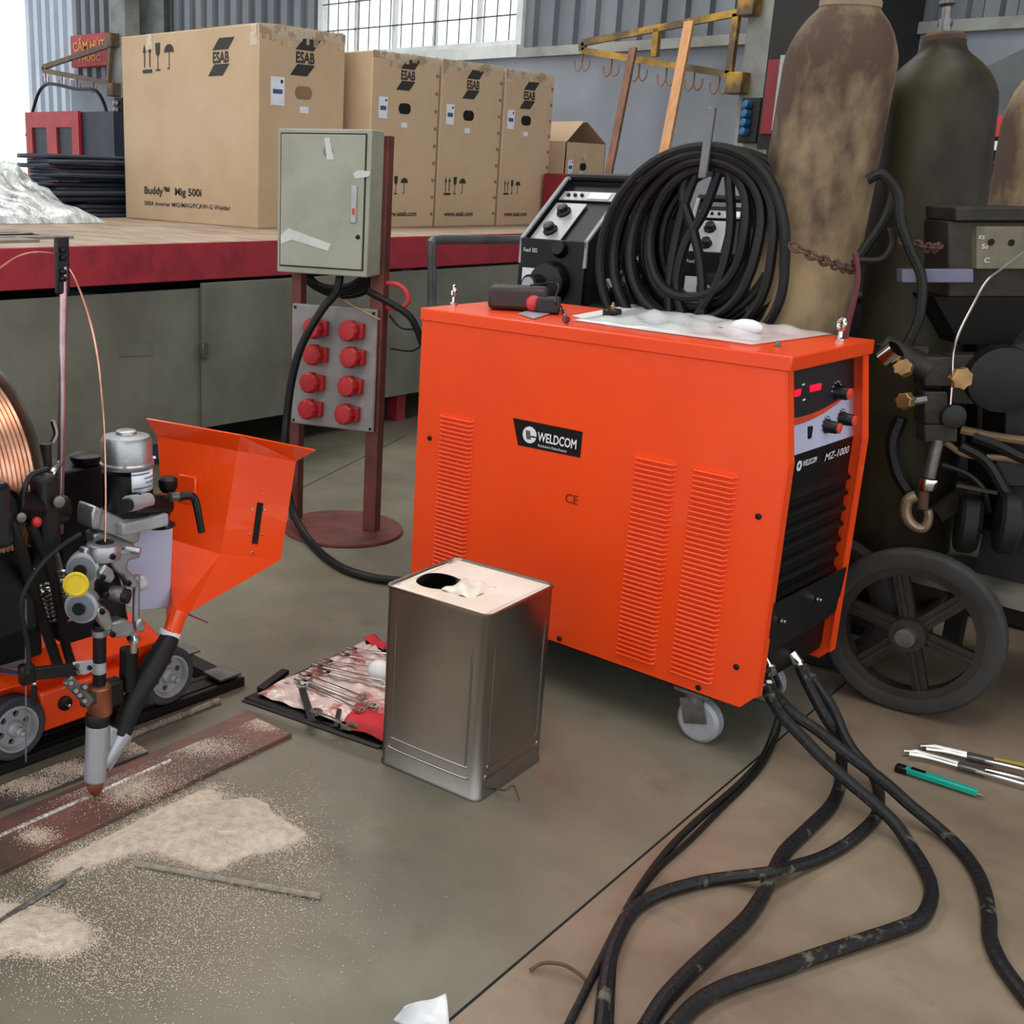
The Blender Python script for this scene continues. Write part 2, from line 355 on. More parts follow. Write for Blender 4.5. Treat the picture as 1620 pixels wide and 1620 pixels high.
gp.inputs['Transmission Weight'].default_value = 1; gp.inputs['Roughness'].default_value = .05; gp.inputs['IOR'].default_value = 1.02; gp.inputs['Base Color'].default_value = (1, 1, 1, 1)
B().box(wx0, WALL+.03, wz0, wx1, WALL+.036, H1).build('pane', gl, wt, smooth=False)
# roof and far left side; the hall stands open behind the camera
M_roof = mat('roof_sheet', (120, 124, 128), .6, rgb2=(104, 108, 112), scale=2)
struct(B().box(-16, -4, 5.4, 6, WALL+.4, 5.5).build('ceiling', M_roof, smooth=False))
exec_order = None

# ------------------------------------------------------------------ ORANGE WELDING POWER SOURCE
MY0, MY1 = 2.04, 2.41
def machine():
    t = thing('welding_power_source', (-1.33, 2.22, 0), 'large glossy orange welding power source cabinet on grey casters', 'welding machine')
    zt, zs, xr = .822, .793, -1.78
    kink = PY(1247, 737, MY0); fr = PY(1196, 1105, MY0); low = PY(1170, 1119, MY0)
    prof = [(xr, .125), (low.x, low.z), (fr.x-.0031, fr.z), (kink.x-.0031, kink.z), (-.9031, zs), (xr, zs)]
    for y0, nm in ((MY0, 'side_panel'), (MY1-.003, 'side_panel')):
        b = B().poly([(x, y0, z) for x, z in prof], (0, .003, 0)); b.build(nm, M_or, t, smooth=False)
    # folded front flanges of both side panels
    for y0, s in ((MY0, 1), (MY1, -1)):
        b = B(); e = [(fr.x, fr.z), (kink.x, kink.z), (-.9, zs)]
        ya, yb = y0+s*.0005, y0+s*.026
        for (x0, z0), (x1, z1) in zip(e[:-1], e[1:]):
            b.hexa([(x0-.003, ya, z0), (x0, ya, z0), (x0, yb, z0), (x0-.003, yb, z0), (x1-.003, ya, z1), (x1, ya, z1), (x1, yb, z1), (x1-.003, yb, z1)])
        b.build('front_flange', M_or, t, smooth=False)
    B().box(xr-.004, MY0-.004, zs, -.893, MY1+.004, zt).build('top_cover', M_or, t, bevel=.003)
    B().box(xr, MY0+.004, .135, xr+.004, MY1-.004, zs).build('rear_panel', M_or, t, smooth=False)
    B().box(xr+.01, MY0+.006, .118, -.97, MY1-.006, .15).build('base_frame', M_blkm, t, smooth=False)
    # recessed front: follows the bend of the side panels
    rc = .03
    def fx(z):
        if z > kink.z: k = (z-kink.z)/(zs-kink.z); return kink.x+(-.9-kink.x)*k-rc
        k = (z-fr.z)/(kink.z-fr.z); return fr.x+(kink.x-fr.x)*k-rc
    zc = PX(1305, 704, kink.x-rc).z          # lower edge of the control panel
    ya, yb = MY0+.003, MY1-.003
    def slab(b, z0, z1, y0, y1, th, o=0): b.hexa([(fx(z0)-th+o, y0, z0), (fx(z0)+o, y0, z0), (fx(z0)+o, y1, z0), (fx(z0)-th+o, y1, z0), (fx(z1)-th+o, y0, z1), (fx(z1)+o, y0, z1), (fx(z1)+o, y1, z1), (fx(z1)-th+o, y1, z1)])
    b = B(); slab(b, .16, zc, ya, yb, .01); fpan = b.build('front_grille', M_blk, t, smooth=False)
    b = B()
    for i in range(8):
        z = zc-.085-.034*i
        x = fx(z)
        prof8 = []
        n = 6
        for k in range(n+1): a = PI*k/n; prof8.append((x+.012*math.sin(a), z+.011-.022*k/n))
        b.poly([(px, ya+.012, pz) for px, pz in prof8], (0, yb-ya-.024, 0))
    b.build('louvre', M_blk, fpan)
    # control panel: dark upper field, red swoosh, pale lower field
    cp = B(); n = 18; zT = zs
    slab(cp, zc, kink.z, ya, yb, .008); slab(cp, kink.z, zT, ya, yb, .008)
    cpo = cp.build('control_panel', M_gryp, t, smooth=False)
    def cz(y): # lower border of the dark field
        k = (y-ya)/(yb-ya); return zc+(zT-zc)*(.476-.349*k+.463*k*k)
    def field(name, m, up, lo_, o):
        b = B(); ys = [ya+(yb-ya)*i/n for i in range(n+1)]
        vs = []; fs = []
        for y in ys:
            zz = [lo_(y), max(lo_(y), min(up(y), kink.z)), up(y)]
            for z in zz: vs.append((fx(z)+o, y, z))
        for i in range(n):
            for j in range(2): fs.append((i*3+j, (i+1)*3+j, (i+1)*3+j+1, i*3+j+1))
        b.add(vs, fs); return b.build(name, m, cpo, smooth=False, solid=.0006)
    field('dark_field', mat('panel_charcoal', (36, 34, 40), .4), lambda y: zT, cz, .001)
    field('red_band', M_orp, lambda y: cz(y), lambda y: cz(y)-.018*(1-.85*(y-ya)/(yb-ya)), .0016)
    pn = V((1, 0, 0))
    def fp(px, py, o=0):
        q = PX(px, py, kink.x-rc)
        for _ in range(4): q = PX(px, py, fx(q.z)+o)
        return q
    q = fp(1289, 617); b = B(); b.obox(q, (.0015, 0, 0), (0, .024, 0), (0, 0, .011)); b.build('digital_display', M_led, cpo, smooth=False)
    q = fp(1262, 625); b = B(); b.obox(q+V((0, -.004, 0)), (.0015, 0, 0), (0, .012, 0), (0, 0, .011)); b.build('digital_display', M_led, cpo, smooth=False)
    text('lettering', '88.8', fp(1281, 621, .002), (0, 1, 0), (0, 0, 1), .011, mat('led_dark', (160, 0, 30), .5), cpo)
    for px, py in ((1270, 610), (1271, 634)):
        q = fp(px, py); B().obox(q, (.0012, 0, 0), (0, .006, 0), (0, 0, .004)).build('indicator', M_lab, cpo, smooth=False)
    for px, py, r in ((1322, 620, .016), (1306, 674, .0145), (1330, 662, .0145)):
        q = fp(px, py); k = B().lathe([(r*1.05, 0), (r, .004), (r*.88, .008), (r*.82, .024), (r*.7, .027)], q, pn, 18).build('knob', M_blk, cpo)
        B().lathe([(r*.72, 0), (r*.72, .003), (r*.5, .004)], q+pn*.0265, pn, 16).build('knob_cap', M_orp, k)
        b = B()
        for i in range(11):
            a = PI*1.25-i*PI*1.5/10; c = q+V((.001, math.cos(a)*r*1.35, math.sin(a)*r*1.35)); b.obox(c, (.0008, 0, 0), (0, .001, 0), (0, 0, .0012))
        b.build('scale_mark', M_lab if py < 650 else M_ink, cpo, smooth=False)
    q = fp(1280, 684); B().obox(q, (.004, 0, 0), (0, .007, 0), (0, 0, .012)).build('toggle_switch', M_blk, cpo, bevel=.001)
    text('lettering', 'WELDCOM', fp(1268, 738, .001), (0, 1, 0), (0, 0, 1), .012, M_whi, t, bold=.02, width=.062)
    q = fp(1264, 737, .002); B().ring(q, pn, .0105, .005, .001, 20).build('emblem', M_whi, t, smooth=False)
    text('lettering', 'MZ-1000', fp(1303, 729, .001), (0, 1, 0), (0, .22, 1), .016, M_whi, t, bold=.01, width=.115)
    # lower black plate with its two screws, standing flush with the flanges
    pa, pb_, pc, pd = PX(1235, 952, fr.x+.004), PX(1333, 903, fr.x+.004), PX(1316, 968, fr.x+.004), PX(1221, 1034, fr.x+.004)
    plo = B().poly([(pa.x, MY0+.02, pa.z+.0), (pb_.x, MY1-.02, pa.z), (pc.x-.006, MY1-.02, pd.z+.01), (pc.x-.006, MY1-.07, pd.z), (pd.x-.006, MY0+.02, pd.z)], (-.004, 0, 0)).build('terminal_cover', M_blkm, t, smooth=False)
    for px, py in ((1236, 982), (1293, 948)):
        q = PX(px, py, fr.x+.005); B().lathe([(.006, 0), (.006, .002), (.004, .002), (.004, .008), (.0025, .009)], q, pn, 10).build('screw', M_chr, plo)
    B().box(fr.x-.09, MY0+.01, .15, fr.x-.03, MY1-.01, pd.z+.03).build('terminal_bay', M_blk, t, smooth=False)
    # louvred vents on the near side
    for (x0, x1) in ((-1.709, -1.612), (-1.19, -1.098), (-1.061, -.969)):
        b = B(); z = .580
        b.box(x0-.004, MY0-.0008, .142, x1+.004, MY0+.001, .589)
        while z > .15:
            b.tube([(x0, MY0+.001, z), (x0+.005, MY0-.0055, z-.001), (x1-.005, MY0-.0055, z-.001), (x1, MY0+.001, z)], .0034, n=6, raw=True); z -= .0104
        b.build('vent_louvres', M_or, t)
    for px, py in ((680, 693), (885, 1010), (1200, 817), (1165, 1055), (1105, 1088)):
        q = PY(px, py, MY0); B().lathe([(.0062, 0), (.0062, .002), (.0045, .004), (.0015, .0045)], q, (0, -1, 0), 12).build('screw', M_scr, t)
    # side emblem plate
    c = [PY(812, 661, MY0), PY(922, 683, MY0), PY(918, 724, MY0), PY(820, 704, MY0)]
    pl = B().poly([V((p.x, MY0-.0003, p.z)) for p in c], (0, -.001, 0)).build('name_plate', M_blk, t, smooth=False)
    XD, ZD = (1, 0, 0), (0, 0, 1)
    q = PY(838, 688, MY0-.0015); B().lathe([(.0185, 0), (.0185, .0006)], q, (0, -1, 0), 28).build('emblem', M_whi, pl, smooth=False)
    b = B()
    for dx0, dx1 in ((-.009, -.005), (-.005, -.001), (-.001, .003)): b.bar(q+V((dx0, -.0012, .009)), q+V((dx1, -.0012, -.01)), .0008, .0024, up=(0, 0, 1))
    b.box(q.x+.004, q.y-.0014, q.z-.004, q.x+.019, q.y-.0008, q.z-.001)
    b.build('emblem_mark', M_blk, pl, smooth=False)
    text('lettering', 'WELDCOM', PY(851, 697, MY0-.001), XD, ZD, .0205, M_whi, pl, bold=.02, width=.100)
    text('lettering', 'Exclusive Distributor', PY(852, 706, MY0-.001), XD, ZD, .006, M_whi, pl, width=.075)
    text('lettering', 'CE', PY(895, 794, MY0), XD, ZD, .021, mat('stamp_red', (110, 16, 12), .5), t, width=.031)
    # lifting eyes
    for px, py, yy in ((717, 483, MY0+.05), (1328, 540, MY0+.30), (843, 482, MY1-.02)):
        q = PZ(px, py, zt); e = B().lathe([(.010, 0), (.010, .006), (.005, .008), (.0045, .02)], q, (0, 0, 1), 12)
        e.torus(q+V((0, 0, .034)), (.6, .8, 0), .0115, .0042, 18, 8); e.build('lifting_eye', M_chr, t)
    for px, py in ((1230, 549), (893, 505)):
        q = PZ(px, py, zt); B().lathe([(.007, 0), (.007, .003), (.004, .004), (.004, .011), (.002, .012)], q, (0, 0, 1), 10).build('screw', M_ste, t)
    # casters
    for x, y in ((-1.014, 2.082), (-1.014, 2.37), (-1.66, 2.10), (-1.66, 2.37)):
        c = B().box(x-.04, y-.03, .108, x+.04, y+.03, .12); c.cyl((x, y, .09), (x, y, .11), .025)
        c.bar((x-.005, y-.021, .098), (x+.012, y-.021, .045), .05, .004, up=(0, 1, 0)); c.bar((x-.005, y+.021, .098), (x+.012, y+.021, .045), .05, .004, up=(0, 1, 0))
        co = c.build('caster', M_ste, t)
        B().lathe([(.018, 0), (.04, 0), (.047, .006), (.047, .026), (.04, .032), (.018, .032)], (x+.012, y-.016, .048), (0, 1, 0), 24).build('wheel', M_alup, co)
    # cable glands under the front plate
    for px, py, px2, py2 in ((1250, 1032, 1268, 1058), (1256, 1046, 1272, 1056), (1210, 1046, 1222, 1066), (1212, 1078, 1219, 1090)):
        a = PX(px, py, fr.x-.035); c = PX(px2, py2, fr.x-.01)
        B().cyl(a, a+(c-a)*.6, .013, n=14).cyl(a+(c-a)*.5, c, .0105, n=6).build('cable_gland', M_chr, t)
    return t
machine()

# ------------------------------------------------------------------ things lying on the machine top
TZ = .8225
q = PZ(822, 492, TZ)
t = thing('remote_control', q, 'black remote control box with a red knob on the orange machine', 'remote control')
bx = B(); c = q+V((-.02, .02, .028)); bx.obox(c, (.058, .035, 0), (-.022, .034, 0), (0, 0, .026)); bx.build('housing', mat('dark_brown_plastic', (46, 34, 32), .5), t, bevel=.01)
k = PZ(846, 496, TZ)+V((0, 0, .02)); B().lathe([(.018, 0), (.019, .004), (.017, .016), (.01, .022), (.002, .023)], k+V((-.02, .02, 0)), (.7, -.72, .1), 18).build('knob', M_redl, t)
bx = B(); bx.obox(k+V((.015, .03, -.001)), (.022, .014, 0), (-.012, .02, 0), (0, 0, .018)); bx.build('plug', mat('plug_black', (30, 24, 24), .5), t, bevel=.005)
B().poly([PZ(820, 497, TZ+.001), PZ(845, 505, TZ+.001), PZ(893, 489, TZ+.001), PZ(866, 483, TZ+.001)], (0, 0, .002)).build('base_plate', M_alup, t, smooth=False)
B().tube([c+V((.03, 0, .03)), c+V((.07, .05, .035)), PZ(878, 478, TZ+.03), PZ(888, 485, TZ+.01), PZ(892, 497, TZ+.005), PZ(897, 505, TZ+.006)], .0022, n=6).build('cord', M_blk, t)
B().lathe([(.006, 0), (.008, .004), (.007, .012)], PZ(899, 506, TZ+.008), (-.2, -.9, .1), 12).build('cord_connector', mat('maroon_plastic', (110, 24, 34), .4), t)
q = PZ(968, 500, TZ+.002); t = thing('round_cap', q, 'black round cap lying on the paper on the orange machine', 'cap')
B().lathe([(.02, 0), (.021, .002), (.021, .013), (.018, .016), (.005, .016)], q, (0, 0, 1), 24).build('cap_body', M_blk, t)
B().lathe([(.006, 0), (.006, .006), (.003, .008), (.003, .014)], q+V((-.002, .004, .016)), (0, 0, 1), 10).build('terminal', M_bra, t)
pts = [(905, 500), (1000, 482), (1100, 497), (1150, 508), (1075, 530), (960, 515)]
tag(B().poly([PZ(x, y, TZ) for x, y in pts], (0, 0, .0012)).build('paper_sheet', M_paper, smooth=False), 'white paper sheet lying under the cap on the orange machine', 'paper')
def bag(u, v):
    a, b_, c, d = PZ(905, 506, TZ+.003), PZ(1010, 488, TZ+.003), PZ(1318, 528, TZ+.003), PZ(1190, 545, TZ+.003)
    p = (a*(1-u)+d*u)*(1-v)+(b_*(1-u)+c*u)*v
    e = min(u, 1-u, v, 1-v)*4; e = min(1, e)
    p.z += e*(.004+.007*(math.sin(9*u+4*v)*math.sin(11*v-5*u)+1)+.004*math.sin(31*u+23*v)) ; return p
bg_ = B().grid(bag, 40, 18).build('plastic_bag', M_film, solid=.0004); tag(bg_, 'crumpled clear plastic bag lying across the top of the orange machine', 'bag')
q = PZ(1180, 528, TZ+.004); t = thing('cable_lug_pack', q, 'white pendant connector with black leads on the orange machine', 'connector')
B().sphere(q+V((0, 0, .014)), .026, 14, (1.3, .8, .6)).build('connector_body', M_whi, t)
B().lathe([(.005, 0), (.005, .004)], q+V((-.002, -.004, .022)), (0, 0, 1), 10).build('screw', M_ste, t)
B().tube([q+V((-.02, -.01, .006)), q+V((-.06, -.02, .008)), q+V((-.1, 0, .006)), q+V((-.06, .01, .01)), q+V((-.09, -.025, .006)), q+V((-.12, -.012, .005))], .0022, n=6).build('lead', M_blk, t)

# ------------------------------------------------------------------ heavy cables on the floor
def cable(name, pts, r, label, m=M_dcab, cat='cable', group=None, n=10):
    P = []
    for p in pts:
        P.append(PZ(p[0], p[1], p[2] if len(p) > 2 else r))
    return tag(B().tube(P, r, n=n, k=6).build(name, m), label, cat, group)
cable('welding_cable', [(1266, 1056, .165), (1289, 1103, .125), (1309, 1139, .09), (1325, 1164, .06), (1331, 1187, .03), (1331, 1213), (1328, 1245), (1312, 1277), (1280, 1309), (1241, 1347), (1222, 1382), (1206, 1415), (1180, 1453), (1142, 1489), (1095, 1532), (1050, 1580), (1018, 1630)], .0115, 'thick black cable dropping from the machine, curving to bottom centre under another cable')
cable('welding_cable', [(1273, 1056, .165), (1305, 1100, .13), (1322, 1130, .1), (1336, 1164, .07), (1352, 1190, .05), (1372, 1212, .035), (1386, 1236, .02), (1391, 1262), (1387, 1288), (1371, 1308), (1338, 1335), (1299, 1357), (1254, 1371, .02), (1220, 1380, .032), (1190, 1384, .022), (1148, 1389), (1100, 1397), (1040, 1415), (1000, 1442), (970, 1500), (957, 1560), (950, 1630)], .0105, 'black cable crossing over another and running left in an S to the bottom edge')
cable('welding_cable', [(1212, 1090, .15), (1235, 1129, .125), (1267, 1164, .105), (1305, 1203, .085), (1344, 1238, .065), (1382, 1270, .05), (1415, 1302, .03), (1440, 1338, .014), (1460, 1370), (1472, 1399), (1472, 1424), (1456, 1453), (1421, 1469), (1373, 1485), (1325, 1501), (1277, 1517), (1228, 1534), (1150, 1560), (1100, 1588), (1060, 1630)], .0115, 'thick black cable making a wide hooked bend and returning towards the bottom edge')
cable('welding_cable', [(1218, 1088, .15), (1251, 1126, .13), (1293, 1155, .115), (1331, 1186, .1), (1373, 1217, .08), (1408, 1245, .06), (1440, 1274, .04), (1479, 1306, .02), (1514, 1338), (1543, 1376), (1559, 1415), (1565, 1453), (1566, 1482), (1578, 1514), (1594, 1540), (1632, 1590)], .0115, 'thick black cable running to the right edge, rightmost of the floor cables')
cable('control_cable', [(1224, 1062, .16), (1234, 1091, .12), (1232, 1129, .07), (1219, 1171, .02), (1203, 1203), (1174, 1235), (1138, 1267), (1100, 1300), (1060, 1340), (1020, 1392), (988, 1445), (950, 1520), (920, 1580), (895, 1630)], .006, 'thin black control cable leading from the machine left of the thick ones', M_dcab)
cable('power_cable', [(1240, 1120, .05), (1222, 1180, .02), (1190, 1230), (1140, 1280), (1090, 1330), (1040, 1375), (1000, 1430), (975, 1500), (968, 1560), (965, 1630)], .005, 'thin black lead running beside the control cable to the bottom edge', M_cab)
cable('wire_offcut', [(838, 1535, .004), (860, 1524, .012), (890, 1526, .016), (915, 1540, .012), (932, 1556, .004)], .0028, 'short curved offcut of dark wire lying on the floor at bottom', M_rust, 'wire')
cable('wire_offcut', [(782, 1248, .004), (800, 1250, .02), (812, 1243, .03), (822, 1266, .004)], .0018, 'small bent piece of wire beside the tin can', M_rust, 'wire')
# white thing at the lower edge
def rag(u, v):
    a, b_, c, d = PZ(622, 1622, .002), PZ(712, 1640, .002), PZ(705, 1580, .02), PZ(640, 1600, .03)
    p = (a*(1-u)+b_*u)*(1-v)+(d*(1-u)+c*u)*v; p.z += .006*math.sin(7*u+3)*math.sin(5*v+1)+.008; return p
tag(B().grid(rag, 14, 8).build('paper_scrap', M_whi, solid=.001), 'white paper scrap poking up at the bottom edge', 'paper')

# ------------------------------------------------------------------ tin can
def tin():
    cx, cy, yaw, hw, H = -1.28, 1.643, math.radians(5), .117, .374
    M = Matrix.Translation((cx, cy, 0)) @ Matrix.Rotation(yaw, 4, 'Z')
    t = thing('tin_can', (cx, cy, 0), 'tall square tinplate can with a cut-open lid in front of the machine', 'tin can')
    def rr(h, r, z, n=5):
        o = []
        for k, (sx, sy) in enumerate(((1, 1), (-1, 1), (-1, -1), (1, -1))):
            for i in range(n+1):
                a = PI/2*k+PI/2*i/n; o.append((sx*(h-r)+r*math.cos(a), sy*(h-r)+r*math.sin(a), z))
        return o
    # walls
    b = B(M); rings = [rr(hw-.002, .016, 0), rr(hw+.001, .018, 0), rr(hw+.001, .018, .006), rr(hw-.001, .016, .009), rr(hw-.001, .016, H-.009), rr(hw+.001, .018, H-.006), rr(hw+.001, .018, H), rr(hw-.003, .016, H), rr(hw-.004, .016, H-.005)]
    n = len(rings[0]); vs = [p for r in rings for p in r]; fs = [(k*n+i, k*n+(i+1) % n, (k+1)*n+(i+1) % n, (k+1)*n+i) for k in range(len(rings)-1) for i in range(n)]
    b.add(vs, fs); b.build('can_body', M_tin, t)
    # pressed beads on the two near faces
    for ang in (0, PI/2, PI, -PI/2):
        R = M @ Matrix.Rotation(ang, 4, 'Z'); b = B(R); s = hw-.03
        Y_ = -hw+.0018
        b.tube([(s, Y_, H-.06), (s, Y_, .09), (s-.002, Y_, .07), (s-.012, Y_, .064), (-s+.012, Y_, .064), (-s+.002, Y_, .07), (-s, Y_, .09), (-s, Y_, H-.06)], lambda q: .0026 if .02 < q < .98 else .0008, n=8)
        b.tube([(-s-.004, Y_, .05), (-s+.008, Y_, .042), (s-.008, Y_, .042), (s+.004, Y_, .05)], lambda q: .0034 if .05 < q < .95 else .001, n=8)
        b.build('pressed_bead', M_tin, t)
    # lid with a cut hole: ring of quads between the hole and the rim
    hc = V((-.055, -.02)); N = 40; outer = []; inner = []
    for i in range(N):
        a = 2*PI*i/N; dx, dy = math.cos(a), math.sin(a); h = hw-.005
        k = h/max(abs(dx), abs(dy)); outer.append((dx*k, dy*k))
        rr_ = .052*(1+.08*math.sin(3*a+1)); inner.append((hc.x+dx*rr_*1.0, hc.y+dy*rr_*.85))
    vs = []
    for i in range(N):
        for q, z in ((outer[i], H-.005), ((outer[i][0]*.93, outer[i][1]*.93), H-.005), ((outer[i][0]*.9, outer[i][1]*.9), H-.002), ((outer[i][0]*.6+inner[i][0]*.4, outer[i][1]*.6+inner[i][1]*.4), H-.002), (inner[i], H-.004), (inner[i], H-.005)): vs.append((q[0], q[1], z))
    K = 6; fs = [(i*K+j, ((i+1) % N)*K+j, ((i+1) % N)*K+j+1, i*K+j+1) for i in range(N) for j in range(K-1)]
    B(M).add(vs, fs).build('lid', M_tint, t)
    B(M).poly(rr(hw-.004, .014, .0015), (0, 0, .001)).build('can_bottom', M_dark, t, smooth=False)
    # torn flap curled at the right of the hole
    b = B(M)
    def flap(u, v):
        x = -.028+.07*u; y = -.062+.085*v; return V((x, y, H-.003+.016*math.sin(PI*u)*math.sin(PI*v)**.5*(.7+.3*math.sin(7*v))+.003*math.sin(11*u+9*v)))
    b.grid(flap, 12, 12); b.build('torn_flap', M_tint, t, solid=.0008)
tin()

# ------------------------------------------------------------------ socket stand
def stand():
    o = PZ(543, 838); ang = math.radians(65.7)
    u = _rot(V((math.sin(ang), -math.cos(ang), 0))); vdir = V((-u.y, u.x, 0))
    if vdir.dot(CF) < 0: vdir = -vdir
    M = Matrix(((u.x, vdir.x, 0, o.x), (u.y, vdir.y, 0, o.y), (0, 0, 1, 0), (0, 0, 0, 1)))
    def L(px, py, v):                                   # local (u, z) on the plane at depth v
        p = PP(px, py, M @ V((0, v, 0)), vdir); q = M.inverted() @ p; return q.x, q.z
    t = thing('socket_stand', o, 'red-brown socket stand on a round base plate carrying the grey enclosure', 'power stand')
    B(M).lathe([(.19, 0), (.195, .003), (.193, .01)], (0, 0, 0), (0, 0, 1), 48).build('base_plate', M_redb, t)
    # posts
    vb = -.005
    x1, _ = L(583, 838, vb); x1t, z1t = L(614, 470, vb); x0t, z0t = L(468, 470, vb); x0, z0 = L(462, 828, vb)
    ztop = L(628, 215, vb)[1]
    xt = L(620, 215, vb)[0]
    B(M).box(x1-.022, vb-.0, .01, x1+.022, vb+.045, ztop).build('post', M_redb, t, bevel=.002)
    B(M).box(x0t-.016, vb, .01, x0t+.018, vb+.04, L(450, 440, vb)[1]+.05).build('post', M_redb, t, bevel=.002)
    xm = x0t+.01
    # socket board
    vf = -.02; a, b_ = L(463, 478, vf), L(603, 492, vf); c, d = L(585, 686, vf), L(458, 668, vf)
    bx0, bx1, bz0, bz1 = (a[0]+d[0])/2, (b_[0]+c[0])/2, (c[1]+d[1])/2, (a[1]+b_[1])/2
    bd = B(M).box(bx0, vf, bz0, bx1, vf+.012, bz1).build('socket_board', mat('board_grey', (146, 144, 142), .55, rgb2=(120, 116, 114), scale=7), t, bevel=.006)
    for sx in (bx0+.012, bx1-.012):
        for sz in (bz0+.012, bz1-.012): B(M).lathe([(.005, 0), (.004, .003)], (sx, vf, sz), (0, -1, 0), 8).build('screw', M_scr, bd)
    for px, py in ((495, 520), (552, 524), (495, 562), (554, 566), (490, 606), (550, 612), (487, 648), (545, 656)):
        x, z = L(px, py, vf-.03)
        s = B(M).box(x-.027+.014, vf-.022, z-.022, x+.03+.012, vf, z+.024).build('socket', M_red, bd, bevel=.003)
        cc = B(M).lathe([(.033, 0), (.034, .006), (.033, .018), (.028, .024), (.012, .025)], (x, vf-.02, z), (-.12, -1, .06), 10).build('socket_cap', M_red, s, smooth=False)
        B(M).box(x-.008, vf-.03, z+.024, x+.012, vf-.012, z+.032).build('hinge', M_red, s)
    # red steel loop handle at the right
    b = B(M); h = [L(x, y, .02) for x, y in ((605, 448), (628, 450), (643, 462), (645, 478), (630, 488), (600, 484))]
    b.tube([(x, .02, z) for x, z in h], .0075, n=10); b.build('hook_handle', M_redl, t)
    # black cable coiled behind, hanging under the enclosure
    b = B(M)
    xc, zc = L(525, 425, .07)
    for i in range(6):
        R = .085+.006*(i % 3); zz = zc-.004*i
        b.tube([(xc+R*math.cos(a_)*1.25, .075+.014*i, zz+R*math.sin(a_)*.72) for a_ in [2*PI*k/14 for k in range(14)]], .011, n=8, closed=True, k=3)
    tag(b.build('cable_bundle', M_cab), 'coiled black cable hanging behind the socket stand under the grey enclosure', 'cable')
    pts = [L(578, 462, -.03), L(610, 480, -.03), L(640, 500, -.02), L(655, 520, 0), L(662, 545, 0)]
    b = B(M); b.tube([(x, -.01+.01*i, z) for i, (x, z) in enumerate(pts)], .011, n=8); b.build('supply_cable', M_cab, t)
    pts = [L(610, 500, 0), L(628, 520, 0), L(655, 525, 0), L(662, 545, 0), L(645, 557, 0), L(612, 553, 0)]
    B(M).tube([(x, .03, z) for x, z in pts], .0035, n=6).build('thin_lead', M_blk, t)
    pts = [L(534, 470, -.04), L(570, 490, -.04), L(602, 506, -.04)]
    B(M).tube([(x, -.04, z) for x, z in pts], .0025, n=6).build('tie_wire', M_bra, t)
    # grey enclosure bolted to the right post
    vc = -.105
    A, Bq, Cq, D = L(443, 201, vc), L(592, 207, vc), L(577, 441, vc), L(435, 428, vc)
    ex0, ex1 = (A[0]+D[0])/2, (Bq[0]+Cq[0])/2; ez0, ez1 = (Cq[1]+D[1])/2, (A[1]+Bq[1])/2
    t2 = thing('electrical_enclosure', M @ V(((ex0+ex1)/2, vc+.05, ez0)), 'old grey steel electrical enclosure with tape scraps above the red sockets', 'electrical box')
    B(M).box(ex0, vc, ez0, ex1, -.007, ez1).build('housing', M_enc, t2, bevel=.004)
    f = .017; fx0, fx1, fz0, fz1 = ex0+f*.8, ex1-f, ez0+f*1.3, ez1-f*.9
    B(M).box(fx0-.004, vc-.001, fz0-.004, fx1+.004, vc+.002, fz1+.004).build('door_seal', M_encd, t2, smooth=False)
    dr = B(M).box(fx0, vc-.006, fz0, fx1, vc, fz1).build('door', M_enc, t2, bevel=.002)
    def dl(px, py): x, z = L(px, py, vc-.007); return x, z
    x, z = dl(560, 325); lk = B(M).box(x-.009, vc-.011, z-.05, x+.009, vc-.006, z+.055).build('lock', M_alup, dr, bevel=.002)
    x, z = dl(560, 333); B(M).box(x-.004, vc-.0125, z-.012, x+.004, vc-.010, z+.006).build('release_button', M_redl, lk)
    x, z = dl(566, 375); B(M).lathe([(.007, 0), (.006, .004), (.003, .006)], (x, vc-.006, z), (0, -1, 0), 12).build('key_lock', M_scr, dr)
    def strip(pts, m, nm): B(M).poly([(dl(*p)[0], vc-.0063, dl(*p)[1]) for p in pts], (0, -.0008, 0)).build(nm, m, dr, smooth=False)
    strip([(513, 218), (521, 218), (528, 252), (517, 253)], M_tapew, 'tape')
    strip([(558, 275), (566, 269), (586, 271), (584, 279), (563, 283)], M_tapew, 'tape')
    strip([(444, 372), (456, 361), (523, 386), (519, 397), (462, 379), (444, 386)], M_tapew, 'tape')
    x, z = dl(519, 240); B(M).lathe([(.016, 0), (.016, .0008)], (x, vc-.006, z), (0, -1, 0), 20).build('maker_badge', mat('badge', (118, 112, 96), .6), dr)
    # its supply cable to the floor and the machine
    x, z = L(534, 462, -.07)
    zt = lambda px, py, v: M @ V((L(px, py, v)[0], v, L(px, py, v)[1]))
    P = [M @ V((x, -.05, ez0+.01)), zt(532, 462, -.07), zt(508, 492, -.12), zt(478, 545, -.14), zt(462, 600, -.15), zt(454, 660, -.16), zt(450, 720, -.17), PZ(455, 775, .12), PZ(468, 820, .05), PZ(490, 856, .015), PZ(520, 885, .014), PZ(560, 906, .014), PZ(620, 918, .014), PZ(700, 915, .014), PZ(760, 890, .014)]
    tag(B().tube(P, .0125, n=10, k=6).build('supply_cable', M_cab), 'thick black cable hanging from the grey enclosure and trailing behind the tin can', 'cable')
stand()

